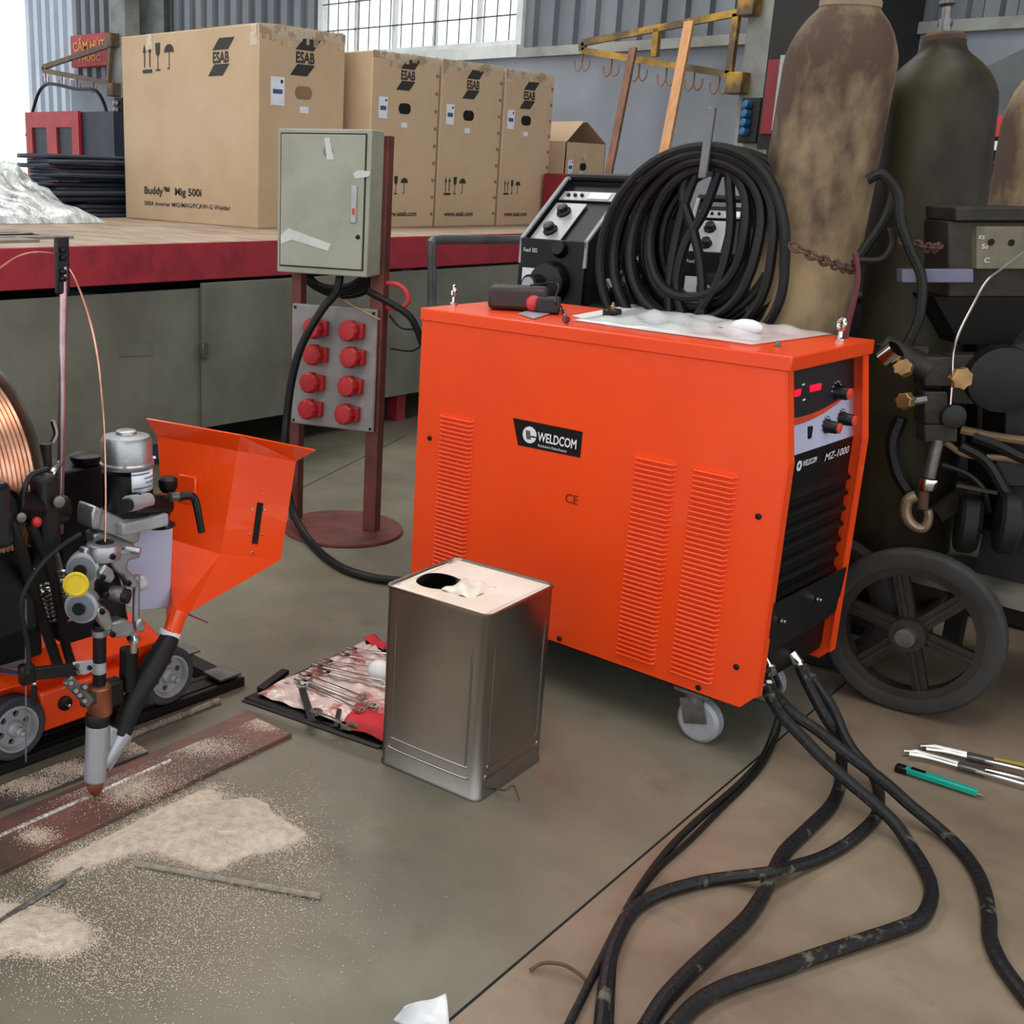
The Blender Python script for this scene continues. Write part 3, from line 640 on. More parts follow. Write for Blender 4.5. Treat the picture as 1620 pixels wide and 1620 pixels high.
# ------------------------------------------------------------------ long workbench with its load
TX, TH = -3.54, .85
def bench():
    t = thing('workbench', (-4.5, 3, 0), 'long red-edged steel workbench carrying the cardboard boxes', 'workbench')
    B().box(-6.9, -1.5, TH-.02, TX, 7.1, TH).build('bench_top', M_top, t, bevel=.003)
    B().box(TX-.05, -1.5, .71, TX+.006, 7.1, TH-.001).build('front_beam', M_redp, t, bevel=.003)
    B().box(-6.9, -1.5, .71, -6.85, 7.1, TH-.02).build('rear_beam', M_redp, t)
    B().box(-5.2, -1.5, 0.0, -5.19, 7.1, TH-.021).build('gap_light_block', M_blkm, t, smooth=False)  # added black sheet, blocks light so the gap below the beam stays dark
    for y in (-1.2, 1.4, 3.98, 6.8):
        for x in (TX-.07, -6.82): B().box(x-.03, y-.03, 0, x+.03, y+.03, .72).build('leg', M_redp, t, bevel=.002)
    return t
bench()
def vpoly(pts, X, th): return B().poly([PX(x, y, X) for x, y in pts], (-th, 0, 0))
pa = PX(0, 470, TX-.02); pb = PX(318, 478, TX-.02)
t = thing('leaning_steel_sheet', (TX, 2.4, 0), 'left grey steel panel under the workbench, with old paint stains', 'metal panel')
B().box(TX-.02, -1.3, .1, TX+.0, pb.y, pa.z-.01).build('panel_sheet', M_panel, t, bevel=.002)
B().poly([PX(188, 545, TX+.002), PX(243, 542, TX+.002), PX(243, 562, TX+.002), PX(188, 565, TX+.002)], (-.001, 0, 0)).build('faded_label', mat('faded_label', (112, 116, 108), .6), t, smooth=False)
q = PX(320, 560, TX); B().lathe([(.016, 0), (.016, .01), (.01, .022)], q, (1, 0, 0), 10).build('latch', M_ste, t)
B().box(TX-.02, .5, 0, TX-.0, .56, .11).build('foot', M_blkm, t); B().box(TX-.02, 2.4, 0, TX-.0, 2.46, .11).build('foot', M_blkm, t)
q0, q1 = PX(322, 450, TX+.03), PX(700, 430, TX+.03); zb = PX(455, 655, TX+.03).z
t = thing('leaning_steel_sheet', (TX+.03, 4, 0), 'right grey steel panel under the workbench, behind the socket stand', 'metal panel')
B().box(TX+.008, q0.y, zb, TX+.03, 7.0, .70).build('panel_sheet', M_panel, t, bevel=.002)
for y in (3.2, 6.5): B().box(TX+.008, y, 0, TX+.03, y+.06, zb+.01).build('foot', M_blkm, t)
q = PX(322, 555, TX+.03); B().obox(q, (.012, 0, 0), (0, .012, 0), (0, 0, .03)).build('latch', M_ste, t, bevel=.002)
tag(B().box(TX-.5, PX(150, 462, TX-.3).y-.05, .0, TX-.12, PX(260, 462, TX-.3).y, .655).build('blue_crate', mat('teal_blue', (70, 130, 150), .5), bevel=.01), 'pale blue crate under the workbench seen in the gap', 'crate')

# cartons
def logo(px, py, pts_fn, s, parent, XD, n, wob=0):
    o = pts_fn(px, py); ZD = V((0, 0, 1)); XD = V(XD)
    def par(z0, z1, a0, a1, b0, b1):
        p = [o+XD*(a0*s)+ZD*(z0*s), o+XD*(a1*s)+ZD*(z0*s), o+XD*(b1*s)+ZD*(z1*s), o+XD*(b0*s)+ZD*(z1*s)]
        B().poly([q+n*.0012 for q in p], n*.0006).build('printed_mark', M_ink, parent, smooth=False)
    par(.19, .5, -.36, .34, -.06, .62); par(-.5, -.19, -.56, .1, -.28, .4)
    text('lettering', 'ESAB', o+XD*(-.34*s)-ZD*(.15*s), XD, ZD, .3*s, M_ink, parent, bold=.03, width=.72*s)
def icons(o, s, XD, n, parent, skip=0):
    XD = V(XD); Z = V((0, 0, 1)); b = B()
    def pt(x, z): return o+XD*(x*s)+Z*(z*s)+n*.0012
    def pg(l): b.poly([pt(*p) for p in l], n*.0006)
    if skip < 1:
        for x in (.06, .42): pg([(x-.035, .12), (x+.035, .12), (x+.035, .7), (x-.035, .7)]); pg([(x-.11, .68), (x+.11, .68), (x, 1.0)])
        pg([(-.08, -.1), (.56, -.1), (.56, .04), (-.08, .04)])
    pg([(.8, 1), (1.12, 1), (1.1, .62), (.99, .5), (.93, .5), (.82, .62)]); pg([(.94, .5), (.98, .5), (.98, 0), (.94, 0)]); pg([(.8, -.04), (1.12, -.04), (1.12, .02), (.8, .02)])
    um = [(1.7+.32*math.cos(a), .62+.3*math.sin(a)) for a in [PI*k/10 for k in range(11)]]; pg(um)
    pg([(1.68, .62), (1.72, .62), (1.72, .05), (1.68, .05)]); pg([(1.58, .0), (1.72, .0), (1.72, .05), (1.58, .05)])
    return b.build('handling_symbols', M_ink, parent, smooth=False)
def carton(x1, y0, y1, z1, dx, label, marks=True, dl=0):
    t = thing('cardboard_box', ((x1-dx/2), (y0+y1)/2, TH), label, 'box', 'tall cartons on the workbench' if dl != 9 else None)
    body = B().box(x1-dx, y0, TH, x1, y1, z1).build('carton', M_card, t, bevel=.006)
    B().box(x1-dx+.01, (y0+y1)/2-.004, z1, x1-.01, (y0+y1)/2+.004, z1+.002).build('lid_seam', M_cardd, t)
    # clear tape along the rim and edges
    b = B()
    random.seed(int(y0*100))
    for i in range(9):
        y = y0+.03+(y1-y0-.06)*i/8; hgt = random.uniform(.02, .07); w0 = random.uniform(.008, .03); b.box(x1+.0005, y-w0, z1-hgt, x1+.0022, y+w0*.6, z1+random.uniform(-.004, .006))
    b.box(x1+.0003, y0, z1-.03, x1+.0012, y1, z1+.001); b.build('tape', M_tape, t, smooth=False)
    return t, body
NX = V((1, 0, 0)); YD = V((0, 1, 0))
# big front carton
bx = -4.25; by0, by1 = PX(408, 362, bx).y, PX(547, 60, bx).y
t = thing('cardboard_box', (bx-.54, (by0+by1)/2, TH), 'largest cardboard box, nearest on the workbench, printed on its long side', 'box')
B().box(bx-1.08, by0, TH, bx, by1, 1.752).build('carton', M_card, t, bevel=.006)
b = B(); random.seed(3)
for i in range(10):
    y = by0+.03+(by1-by0-.06)*i/9; w0 = random.uniform(.008, .03); b.box(bx+.0005, y-w0, 1.752-random.uniform(.03, .09), bx+.0022, y+w0*.6, 1.752+random.uniform(-.004, .008))
b.box(bx+.0003, by0, 1.71, bx+.0012, by1, 1.753)
B().box(bx-.06, by0-.002, 1.66, bx-.012, by0-.0005, 1.75).build('tape', M_tape, t, smooth=False)
B().box(bx-.86, by0-.002, 1.68, bx-.81, by0-.0005, 1.752).build('tape', M_tape, t, smooth=False)
b.build('tape', M_tape, t, smooth=False)
b = B(); b.grid(lambda u, v: V((bx-.02-.5*u, by0+.05+v*.45, 1.754+.03*math.sin(PI*u)*math.sin(PI*v)+.01*u)), 8, 6); b.build('lid_flap', M_cardd, t, solid=.004)
NYm = V((0, -1, 0)); fside = lambda px, py: PY(px, py, by0)
logo(349, 90, fside, .165, t, (1, 0, 0), NYm)
o = fside(228, 112); icons(o, .125, (1, 0, 0), NYm, t)
text('lettering', 'Buddy™  Mig 500i', fside(229, 306), (1, 0, 0), (0, 0, 1), .037, M_ink, t, bold=.025, width=fside(319, 306).x-fside(229, 306).x)
text('lettering', '500A Inverter MIG/MAG/FCAW-G Welder', fside(229, 324), (1, 0, 0), (0, 0, 1), .022, M_ink, t, bold=.01, width=fside(365, 324).x-fside(229, 324).x)
ff = lambda px, py, X=bx: PX(px, py, X)
logo(482, 91, ff, .165, t, YD, NX)
def hole(px, py, X, parent, a=.045, c=.026):
    o = PX(px, py, X); n = 20; l = [(max(-a+c, min(a-c, math.cos(q)*a*1.5))+c*math.cos(q), c*math.sin(q)) for q in [2*PI*k/n for k in range(n)]]
    B().poly([o+YD*x+V((.001, 0, z)) for x, z in l], (.0008, 0, 0)).build('hand_hole', M_cardd if X == bx else M_dark, parent, smooth=False)
def sticker(px, py, X, parent, w_=.062, h=.1):
    o = PX(px, py, X); s = B().box(o.x+.0008, o.y-w_/2, o.z-h/2, o.x+.0018, o.y+w_/2, o.z+h/2).build('shipping_label', M_lab, parent, smooth=False)
    B().box(o.x+.0018, o.y-w_*.35, o.z-.012, o.x+.0024, o.y+w_*.35, o.z+.008).build('printed_mark', M_blue, s, smooth=False)
    B().box(o.x+.0018, o.y+w_*.2, o.z+h*.28, o.x+.0024, o.y+w_*.38, o.z+h*.4).build('printed_mark', M_ink, s, smooth=False)
hole(480, 147, bx, t, .055, .03); sticker(439, 144, bx, t, .085, .125)
o = ff(481, 174); B().box(o.x+.0008, o.y-.028, o.z-.015, o.x+.0018, o.y+.028, o.z+.015).build('small_label', M_lab, t, smooth=False)

# three standing cartons behind it
X2 = -4.12
specs = [(589, 697, 90, (645, 119), (640, 172), (606, 170), (639, 198), 655, 'second cardboard box from the left, directly behind the grey enclosure', None),
         (699, 797, 103, (748, 134), (741, 183), (712, 181), (739, 207), 703, 'third cardboard box from the left, its web address whole under the symbols', None),
         (799, 877, 118, (837, 151), (832, 191), (808, 189), (831, 212), 797, 'fourth cardboard box from the left, narrow and rightmost of the tall ones', None)]
for i, (xa, xb, ty, lg, hl, st, sl, ic, lab, _) in enumerate(specs):
    y0, y1 = PX(xa, ty+30, X2).y, PX(xb, ty+30, X2).y-.004; z1 = PX((xa+xb)/2, ty-4, X2).z
    t, body = carton(X2, y0, y1, z1, .9, lab)
    logo(lg[0], lg[1], lambda px, py: PX(px, py, X2), .145, t, YD, NX)
    hole(hl[0], hl[1], X2, t); sticker(st[0], st[1], X2, t)
    o = PX(sl[0], sl[1], X2); B().box(o.x+.0008, o.y-.022, o.z-.012, o.x+.0018, o.y+.022, o.z+.012).build('small_label', M_lab, t, smooth=False)
    s_ = .085*(1, 1, .85)[i]; o = PX(ic if i else 608, 306, X2)
    icons(o, s_, YD, NX, t)
    o = PX((608, 702, 797)[i], 342, X2); text('lettering', 'www.esab.com', o, YD, (0, 0, 1), .026, M_ink, t, bold=.02, width=(.24, .24, .21)[i])
    # perforated right edge of small tape tabs
    b = B()
    for k in range(9): b.box(X2+.001, y1-.03, TH+.06+.085*k, X2+.003, y1-.012, TH+.075+.085*k)
    b.build('edge_staples', M_cardd, t, smooth=False)
# small open carton
X5 = -4.16; y0, y1 = PX(893, 270, X5).y, PX(955, 270, X5).y; z1 = PX(920, 226, X5).z
t = thing('cardboard_box', (X5-.2, (y0+y1)/2, TH), 'small open cardboard box with raised flaps at the right end of the row', 'box')
b = B(); hx = X5-.36; th = .005
b.box(X5-th, y0, TH, X5, y1, z1).box(hx, y0, TH, hx+th, y1, z1).box(hx, y0, TH, X5, y0+th, z1).box(hx, y1-th, TH, X5, y1, z1).box(hx, y0, TH, X5, y1, TH+th)
b.build('carton', M_card, t)
zt = z1+.12; ym = (y0+y1)/2
b = B().poly([(hx, y0, z1), (X5, y0, z1), (X5-.02, ym-.02, zt), (hx+.02, ym-.02, zt)], (0, 0, .005)); b.build('flap', M_card, t, smooth=False)
b = B().poly([(hx, y1, z1), (X5, y1, z1), (X5-.02, ym+.02, zt), (hx+.02, ym+.02, zt)], (0, 0, .005)); b.build('flap', M_card, t, smooth=False)
hole(922, 264, X5, t, .034, .022); sticker(902, 264, X5, t, .05, .08)
o = PX(919, 275, X5); B().box(o.x+.0008, o.y-.02, o.z-.01, o.x+.0018, o.y+.02, o.z+.01).build('small_label', M_lab, t, smooth=False)
o = PX(925, 240, X5); B().box(o.x+.0005, o.y-.025, o.z-.05, o.x+.0018, o.y+.03, o.z+.04).build('tape', M_tape, t, smooth=False)

# dark sheets stacked on the bench left of the big carton
random.seed(11)
XS0 = -5.42
y0 = PX(95, 300, XS0).y; yR = PX(214, 300, XS0).y+.25
zz = TH+.012; NS = 14; st = (PX(150, 247, XS0).z-TH)/NS
for i in range(NS):
    yl = y0+.0+random.uniform(-.05, .05)+(.16 if i < 4 else (-.07 if i > 10 else 0)); wv = random.uniform(0, 6); xo = random.uniform(-.05, .03)
    th = st*.97
    def fn(u, v, yl=yl, zz=zz, wv=wv, xo=xo):
        return V((XS0+xo-.30*v, yl+(yR-yl)*u+.05*math.sin(PI*v)*(u < .01)*-1, zz+.004*math.sin(3*u+wv)*(1-u)+.002*math.sin(4*v+wv)*(1-v)))
    o = B().grid(fn, 12, 8).build('rubber_sheet', M_slate, solid=th)
    tag(o, ('dark blue-grey sheet, %s of the stack left of the big cardboard box' % ('lowest', 'second from the bottom', 'third from the bottom', 'fourth from the bottom', 'fifth from the bottom', 'sixth from the bottom', 'seventh from the bottom', 'seventh from the top', 'sixth from the top', 'fifth from the top', 'fourth from the top', 'third from the top', 'second from the top')[min(i, 12)]) if i < NS-1 else 'topmost dark sheet of the stack, its grey upper face showing', 'sheet', 'dark sheets stacked on the workbench')
    zz += st
# clear plastic wrap heap at far left
HY = PX(88, 325, -5.3).y
def heap(u, v):
    y = HY-1.7+1.7*u; x = -5.75+.85*v; e = (math.sin(PI*u)**.33 if 0 < u < 1 else 0)*(math.sin(PI*v)**.7 if 0 < v < 1 else 0)
    rg = lambda a: 1-abs(math.sin(a))
    return V((x+.03*math.sin(9*u), y+.05*math.sin(7*v), TH+.002+e*(.24+.08*math.sin(5*u+1)+.10*rg(5*u+4*v)+.07*rg(11*u-8*v+1)+.05*rg(19*u+15*v)+.02*rg(47*u-29*v))))
b = B(); b.grid(heap, 90, 60)
tag(b.build('plastic_wrap', M_wrap), 'crumpled heap of clear plastic wrap on the far left of the workbench', 'plastic')
M_bar = mat('dull_flat_steel', (150, 140, 128), .5, .3, rgb2=(112, 104, 96), scale=8)
for i, (xa, ya, xb, yb_, xx) in enumerate(((-20, 330, 38, 328, -4.2), (-20, 338, 52, 334, -4.05), (-20, 346, 102, 341, -3.95), (-20, 352, 48, 356, -3.8))):
    p0, p1 = PX(xa, ya, xx), PX(xb, yb_, xx); z = TH+.004
    tag(B().box(xx-.12, p0.y-.3, z-.004+.004*0, xx+.06, p1.y, z+.006).build('flat_bar', M_bar, bevel=.001), ['thin steel plate on the workbench under the plastic wrap, farthest of four', 'thin steel plate on the workbench, second from the back at far left', 'longest thin steel plate on the workbench at far left', 'thin steel plate at far left nearest the red bench edge'][i], 'plate')

# ------------------------------------------------------------------ far wall things
YW = WALL-.32
def wp(px, py, d=.32): return PY(px, py, WALL-d)
# red banner
a, b_, c, d = [wp(*p, .12) for p in ((111, 57), (172, 54), (173, 104), (113, 107))]
t = thing('wall_sign', (a+c)/2, 'red sign with yellow lettering on the far left wall', 'sign')
y = WALL-.12; B().box(a.x, y, d.z, b_.x, WALL+.03, a.z).build('sign_board', M_sign, t, bevel=.004)
W_ = b_.x-a.x
text('lettering', 'CẤM HÚT', (a.x+W_*.08, y, d.z+(a.z-d.z)*.5), (1, 0, 0), (0, 0, 1), (a.z-d.z)*.3, M_signy, t, bold=.01, width=W_*.82, lift=.006)
text('lettering', 'THUỐC', (a.x+W_*.2, y, d.z+(a.z-d.z)*.16), (1, 0, 0), (0, 0, 1), (a.z-d.z)*.18, M_signy, t, bold=.01, width=W_*.58, lift=.006)
# hook racks hinged to the pillars
M_hook = mat('hook_brown', (150, 104, 72), .6)
def rack(m, top, bot, hooks, post, label, th, blocks):
    t = thing('hook_rack', wp(*bot[1]), label, 'hook rack'); D = .3
    wpl = lambda p: wp(p[0], p[1], D)
    fr = B(); fr.bar(wpl(top[0]), wpl(top[1]), th, th); fr.bar(wpl(bot[0]), wpl(bot[1]), th, th); fr.bar(wpl(top[0]), wpl(bot[0]), th, th, up=(0, 1, 0))
    for p in post: fr.bar(wpl(p[0]), wpl(p[1]), th, th, up=(0, 1, 0))
    fr.build('frame', m, t, smooth=False)
    for p in blocks: q = wpl(p); B().obox(q, (.06, 0, 0), (0, .06, 0), (0, 0, .07)).build('hinge_block', m, t, bevel=.01)
    for hx, hy in hooks:
        q = wpl((hx, hy)); s = th*1.6/.045*.045; R = .075
        b = B().bar(q, q-V((0, 0, .07)), .014, .008)
        for sg in (-1, 1): b.tube([q+V((0, 0, -.06)), q+V((sg*.008, 0, -.10)), q+V((sg*.032, 0, -.125)), q+V((sg*.062, 0, -.10)), q+V((sg*.066, 0, -.05))], .005, n=6)
        b.build('double_hook', M_hook, t)
rack(M_yelr, [(922, 68), (1170, 20)], [(922, 80), (1155, 118)], [(922, 84), (968, 92), (1012, 99), (1055, 106), (1099, 113), (1139, 118)],
     [[(1040, 45), (1036, 90)], [(1166, 22), (1154, 116)]], 'yellow steel rack with double hooks on the wall pillar above the cable coil', .045, [(1186, 8), (1167, 132)])
rack(M_brn, [(70, 106), (178, 70)], [(70, 112), (172, 131)], [(72, 114), (98, 119), (122, 124), (148, 128)], [[(176, 72), (172, 130)]], 'brown steel hook rack on the far left pillar below the red sign', .05, [(178, 64), (180, 142)])
P = [wp(*p, .5) for p in ((42, 215), (52, 175), (62, 145), (75, 133), (95, 135), (120, 141), (150, 143), (165, 165), (172, 195), (180, 222), (196, 238))]
tag(B().tube(P, .02, n=6).build('hanging_cable', M_cab), 'black cable looped over the brown rack at far left', 'cable')
# red framed cabinet
yq = 7.0; a = PY(43, 178, yq); b2 = PY(127, 178, yq); cr = PY(178, 180, yq)
t = thing('red_cabinet', ((a.x+cr.x)/2, yq+.3, 0), 'dark cabinet with red framed doors standing at the far left wall', 'cabinet')
B().box(a.x, yq+.01, 0, cr.x, yq+.6, a.z-.01).build('cabinet_body', M_slate, t)
wd = (b2.x-a.x)
B().box(a.x, yq-.03, 0, a.x+.13, yq+.005, a.z-.16).box(b2.x-.13, yq-.03, 0, b2.x, yq+.005, a.z-.16).box(a.x, yq-.03, a.z-.16, b2.x, yq+.005, a.z).box((a.x+b2.x)/2-.1, yq-.03, 0, (a.x+b2.x)/2+.1, yq+.005, a.z-.16).build('door_frame', M_sign, t)
for x0 in (a.x+.13, (a.x+b2.x)/2+.1): B().box(x0, yq-.005, .1, x0+wd/2-.23, yq+.008, a.z-.16).build('door_pane', M_slate, t, smooth=False)
q = PY(176, 238, 6.8); t = thing('fire_extinguisher', (q.x, 6.8, q.z-.5), 'small red fire extinguisher standing before the far left pillar', 'fire extinguisher')
B().lathe([(.085, 0), (.09, .02), (.09, .55), (.06, .64), (.03, .67)], (q.x, 6.8, 0.35), (0, 0, 1), 18).build('bottle', M_sign, t)
B().cyl((q.x, 6.8, 1.0), (q.x, 6.8, 1.12), .03).box(q.x-.07, 6.78, 1.1, q.x+.09, 6.82, 1.13).build('valve', M_blk, t)
B().ring((q.x, 6.8, .60), (0, 0, 1), .0925, .088, .12).build('white_band', M_whi, t)
tag(B().box(q.x-.3, 6.6, 0, q.x+.35, 7.0, .35).build('low_crate', M_dirt2, bevel=.01), 'low dark crate under the fire extinguisher at far left', 'crate')
# socket row on each pillar
def sock(px0, py0, px1, py1, label, m, n):
    a, c = wp(px0, py0, .33), wp(px1, py1, .33); t = thing('socket_strip', ((a.x+c.x)/2, WALL-.33, c.z), label, 'socket strip')
    B().box(a.x, WALL-.33, c.z, c.x, WALL-.24, a.z).build('back_box', M_dirt2, t, bevel=.006)
    for i in range(n):
        z = a.z-(a.z-c.z)*(i+.8)/(n+1); x = (a.x+c.x)/2
        B().lathe([(.03, 0), (.03, .02), (.026, .045), (.018, .05)], (x-.01, WALL-.33, z), (-.3, -1, .1), 14).build('socket', m, t)
sock(1174, 155, 1196, 226, 'wall strip of blue round sockets on the pillar right of the planks', M_blueb, 4)
sock(180, 155, 194, 208, 'row of grey sockets on the far left pillar', M_alup, 4)
# leaning planks
for p0, p1, wd, m, lab in (((1002, 76), (958, 300), .055, M_wood2, 'dark brown wooden plank leaning on the wall left of the pale one'), ((1091, 34), (1042, 290), .07, M_wood, 'pale pine plank leaning on the wall above the cable coil')):
    a = PY(*p0, WALL-.42); c = PY(*p1, WALL-.75); dvec = (a-c); foot = c+dvec*(-c.z/dvec.z)
    tag(B().bar(foot, a, wd, .03, up=(0, 1, 0)).build('wooden_plank', m, bevel=.003), lab, 'plank')
# tall dark locker bracket with red panel
Yc = 7.3
a0, a1 = PY(1228, 0, Yc), PY(1194, 236, Yc); xl = (a0.x+a1.x)/2
t = thing('column_cabinet', (xl+.3, Yc+.3, a1.z), 'tall dark steel cabinet with a red lower panel behind the rusty gas cylinder', 'cabinet')
zb, zr0, zr1 = a1.z, PY(1200, 212, Yc).z, PY(1215, 95, Yc).z
B().box(xl, Yc, zb, PY(1390, 10, Yc).x, WALL-.0, 5.3).build('cabinet_shell', M_dirt2, t)
B().box(xl+.02, Yc-.02, zr0, xl+.4, Yc+.01, zr1).build('red_panel', mat('deep_red', (130, 30, 36), .5), t)
xs = PY(1238, 150, Yc).x; B().box(xs-.02, Yc-.05, zr0+.02, xs+.02, Yc, zr1+.02).build('pale_strip', M_alup, t)
# red box with paper notice on the bench end
q = PX(978, 300, -3.7); t = thing('red_metal_box', (-3.9, q.y, TH), 'dark red metal box with a white notice at the far end of the workbench', 'box')
ya, yb_ = PX(952, 300, -3.7).y, PX(1010, 300, -3.7).y; zt = PX(980, 277, -3.7).z
B().box(-4.1, ya, TH, -3.7, yb_, zt).build('box_body', mat('maroon', (128, 26, 40), .5), t, bevel=.01)
yn = PX(984, 300, -3.7).y; B().box(-3.7, ya, zt-.26, -3.697, yn, zt-.06).build('notice', M_paper, t, smooth=False)
text('lettering', 'ULEM', (-3.697, ya+.02, zt-.14), (0, 1, 0), (0, 0, 1), .05, M_ink, t, width=.2)
# slanted duct, mesh cage and cage frame on the right
a = PY(1350, 262, 6.8); c = PY(1640, 132, 6.8)
t = thing('conveyor_chute', ((a+c)/2).to_tuple(), 'grey slanted steel chute running up to the right behind the gas cylinders', 'chute')
dv = (c-a); a2 = a-dv*1.0; a2.z = max(a2.z, .0)
B().bar(a-dv*.15, c+dv*.8, .35, .3).build('chute_body', mat('chute_grey', (92, 96, 98), .6), t, smooth=False)
for k in (0, .9): q = a+dv*k; B().box(q.x-.04, q.y-.04, 0, q.x+.04, q.y+.04, q.z-.1).build('leg', M_dirt2, t)
Ym = 5.2; a = PY(1538, 192, Ym); c = PY(1640, 275, Ym)
t = thing('wire_cage', ((a.x+c.x)/2, Ym+.3, 0), 'wire mesh cage with a red top rail behind the olive gas cylinder', 'cage')
B().box(a.x-.1, Ym, a.z-.06, c.x+.3, Ym+.5, a.z+.02).build('top_rail', M_sign, t, bevel=.004)
B().box(a.x, Ym-.02, a.z-.11, a.x+.28, Ym-.005, a.z-.075).build('white_tag', M_whi, t)
b = B()
for i in range(14): x = a.x-.1+i*.06; b.cyl((x, Ym+.01, .05), (x, Ym+.01, a.z-.05), .0035, n=5)
for i in range(20): z = .08+i*.06; b.cyl((a.x-.1, Ym+.012, z), (c.x+.3, Ym+.012, z), .0035, n=5)
b.build('wire_mesh', M_ste, t)
B().box(a.x-.1, Ym+.45, 0, c.x+.3, Ym+.5, a.z-.05).box(a.x-.13, Ym, 0, a.x-.09, Ym+.04, a.z).box(c.x+.27, Ym, 0, c.x+.31, Ym+.04, a.z).build('back_sheet', M_mesh, t)
def sack(u, v):
    aa = 2*PI*u; r = .2*math.sin(PI*min(1, v*1.02+.001))**.5*(1+.12*math.sin(5*aa+3*v)); return V((-1.62+r*math.cos(aa)*1.2+.5, 4.75+r*math.sin(aa), .02+.98*v))
q = PY(1570, 290, 4.8)
b = B(); b.grid(lambda u, v: sack(u, v)+V((q.x+1.12, 0, 0)), 24, 14)
tag(b.build('wrapped_bundle', mat('grey_wrap', (128, 126, 104), .35, rgb2=(62, 60, 54), scale=10, bump=1, bscale=20)), 'crumpled grey wrapped bundle between the olive cylinder and the right one', 'bundle')

# ------------------------------------------------------------------ pipe rail, wire feeders, coil
xr = -3.15
P = [PX(683, 400, xr)+V((0, 0, -.9+.0)), PX(683, 480, xr), PX(683, 392, xr), PX(692, 380, xr), PX(760, 379, xr), PX(900, 378, xr), PX(1060, 377, xr), PX(1082, 386, xr), PX(1090, 420, xr)]
P[0] = V((xr, P[1].y, 0)); P.append(V((xr, P[-1].y, 0)))
tag(B().tube(P, .019, n=12, k=5).build('pipe_rail', M_gpipe), 'grey bent pipe rail standing before the workbench, running behind the wire feeder', 'rail')
def feeder(o, yaw, label, S=1.0):
    # local frame: u right along the front, v depth, origin front-left-bottom
    u = V((math.cos(yaw), math.sin(yaw), 0)); v = V((-u.y, u.x, 0))
    M = Matrix(((u.x, v.x, 0, o.x), (u.y, v.y, 0, o.y), (0, 0, 1, o.z), (0, 0, 0, 1))) @ Matrix.Scale(S, 4)
    t = thing('wire_feeder', o, label, 'wire feeder'); Wd, H, Dp = .19, .15, .45; Ht = .29
    prof = [(0, 0), (0, H), (.17, Ht), (Dp, Ht), (Dp, 0)]                  # (depth, height)
    B(M).poly([(0, d, h) for d, h in prof], (.006, 0, 0)).build('side_plate', M_blkm, t, bevel=.001)
    B(M).poly([(Wd-.006, d, h) for d, h in prof], (.006, 0, 0)).build('side_plate', M_blkm, t, bevel=.001)
    B(M).box(0, -.004, 0, Wd, .01, H).build('front_plate', M_blk, t, bevel=.002)
    sl = V((0, .17, Ht-H)); sn = V((0, -(Ht-H), .17)).normalized()
    def sp(a, k, e=0): return V((a, 0, H))+sl*k+sn*e
    B(M).hexa([sp(.006, .05, -.03), sp(Wd-.006, .05, -.03), sp(Wd-.006, .05, -.02), sp(.006, .05, -.02), sp(.006, .98, -.03), sp(Wd-.006, .98, -.03), sp(Wd-.006, .98, -.02), sp(.006, .98, -.02)]).build('slope_panel', M_blkm, t, smooth=False)
    for a in (0, Wd-.006): B(M).tube([(a+.003, .0, H-.06), (a+.003, 0, H), tuple(V((a+.003, 0, H))+sl), (a+.003, .3, Ht)], .0055, n=6, raw=True).build('edge_rail', M_alup, t)
    B(M).tube([(0, .19, Ht+.004), (Wd, .19, Ht+.004)], .011, n=10).build('handle', M_blkm, t)
    pn = B(M).poly([sp(.012, .0, -.015), sp(.085, .0, -.015), sp(.085, .62, -.015), sp(.04, .62, -.015)] if False else [sp(.012, .02, -.016), sp(.1, .02, -.016), sp(.1, .66, -.016), sp(.012, .66, -.016)], tuple(sn*.003)).build('control_plate', M_alup, t, smooth=False)
    for a, k in ((.055, .2), (.055, .5)):
        B(M).lathe([(.018, 0), (.018, .006), (.014, .01), (.013, .02), (.008, .021)], sp(a, k, -.013), sn, 8).build('knob', M_blk, pn)
    B(M).poly([sp(.01, .72, -.016), sp(Wd-.01, .72, -.016), sp(Wd-.01, .86, -.016), sp(.01, .86, -.016)], tuple(sn*.003)).build('meter_strip', M_alup, t, smooth=False)
    B(M).poly([sp(.09, .74, -.013), sp(.15, .74, -.013), sp(.15, .84, -.013), sp(.09, .84, -.013)], tuple(sn*.002)).build('white_label', M_whi, t, smooth=False)
    for a in (.03, .05, .07): B(M).lathe([(.005, 0), (.004, .006)], sp(a, .79, -.013), sn, 8).build('button', M_blk, t)
    text('lettering', 'Feed 302', M @ V((.014, -.004, H-.032)), u, (0, 0, 1), .010*S, M_whi, t, width=.04*S)
    B(M).box(.014, -.006, .02, .06, -.003, .08).build('rating_label', M_lab, t, smooth=False)
    B(M).lathe([(.05, 0), (.052, .01), (.045, .03), (.03, .035)], (.1, -.004, .05), (.1, -1, 0), 20).build('socket_housing', M_blk, t)
    B(M).lathe([(.024, 0), (.026, .01), (.024, .04)], (.085, -.03, .045), (-.1, -1, .05), 16).build('torch_connector', M_blk, t)
    B(M).lathe([(.018, 0), (.018, .004)], (.0811, -.069, .047), (-.1, -1, .05), 16).build('connector_face', M_alup, t)
    B(M).lathe([(.02, 0), (.02, .03), (.016, .04)], (.12, .02, .12), (0, -1, .35), 12).build('cap', M_blk, t)
    # wire drive on the open side and handle bar
    b = B(M); random.seed(4)
    for i in range(16):
        p = V((Wd+.012+random.uniform(0, .03), random.uniform(.05, .22), random.uniform(.02, .12))); b.cyl(p, p+V((.02, random.uniform(-.01, .01), random.uniform(-.02, .02))), random.uniform(.006, .014), n=8)
    b.build('drive_rollers', M_ste, t); 
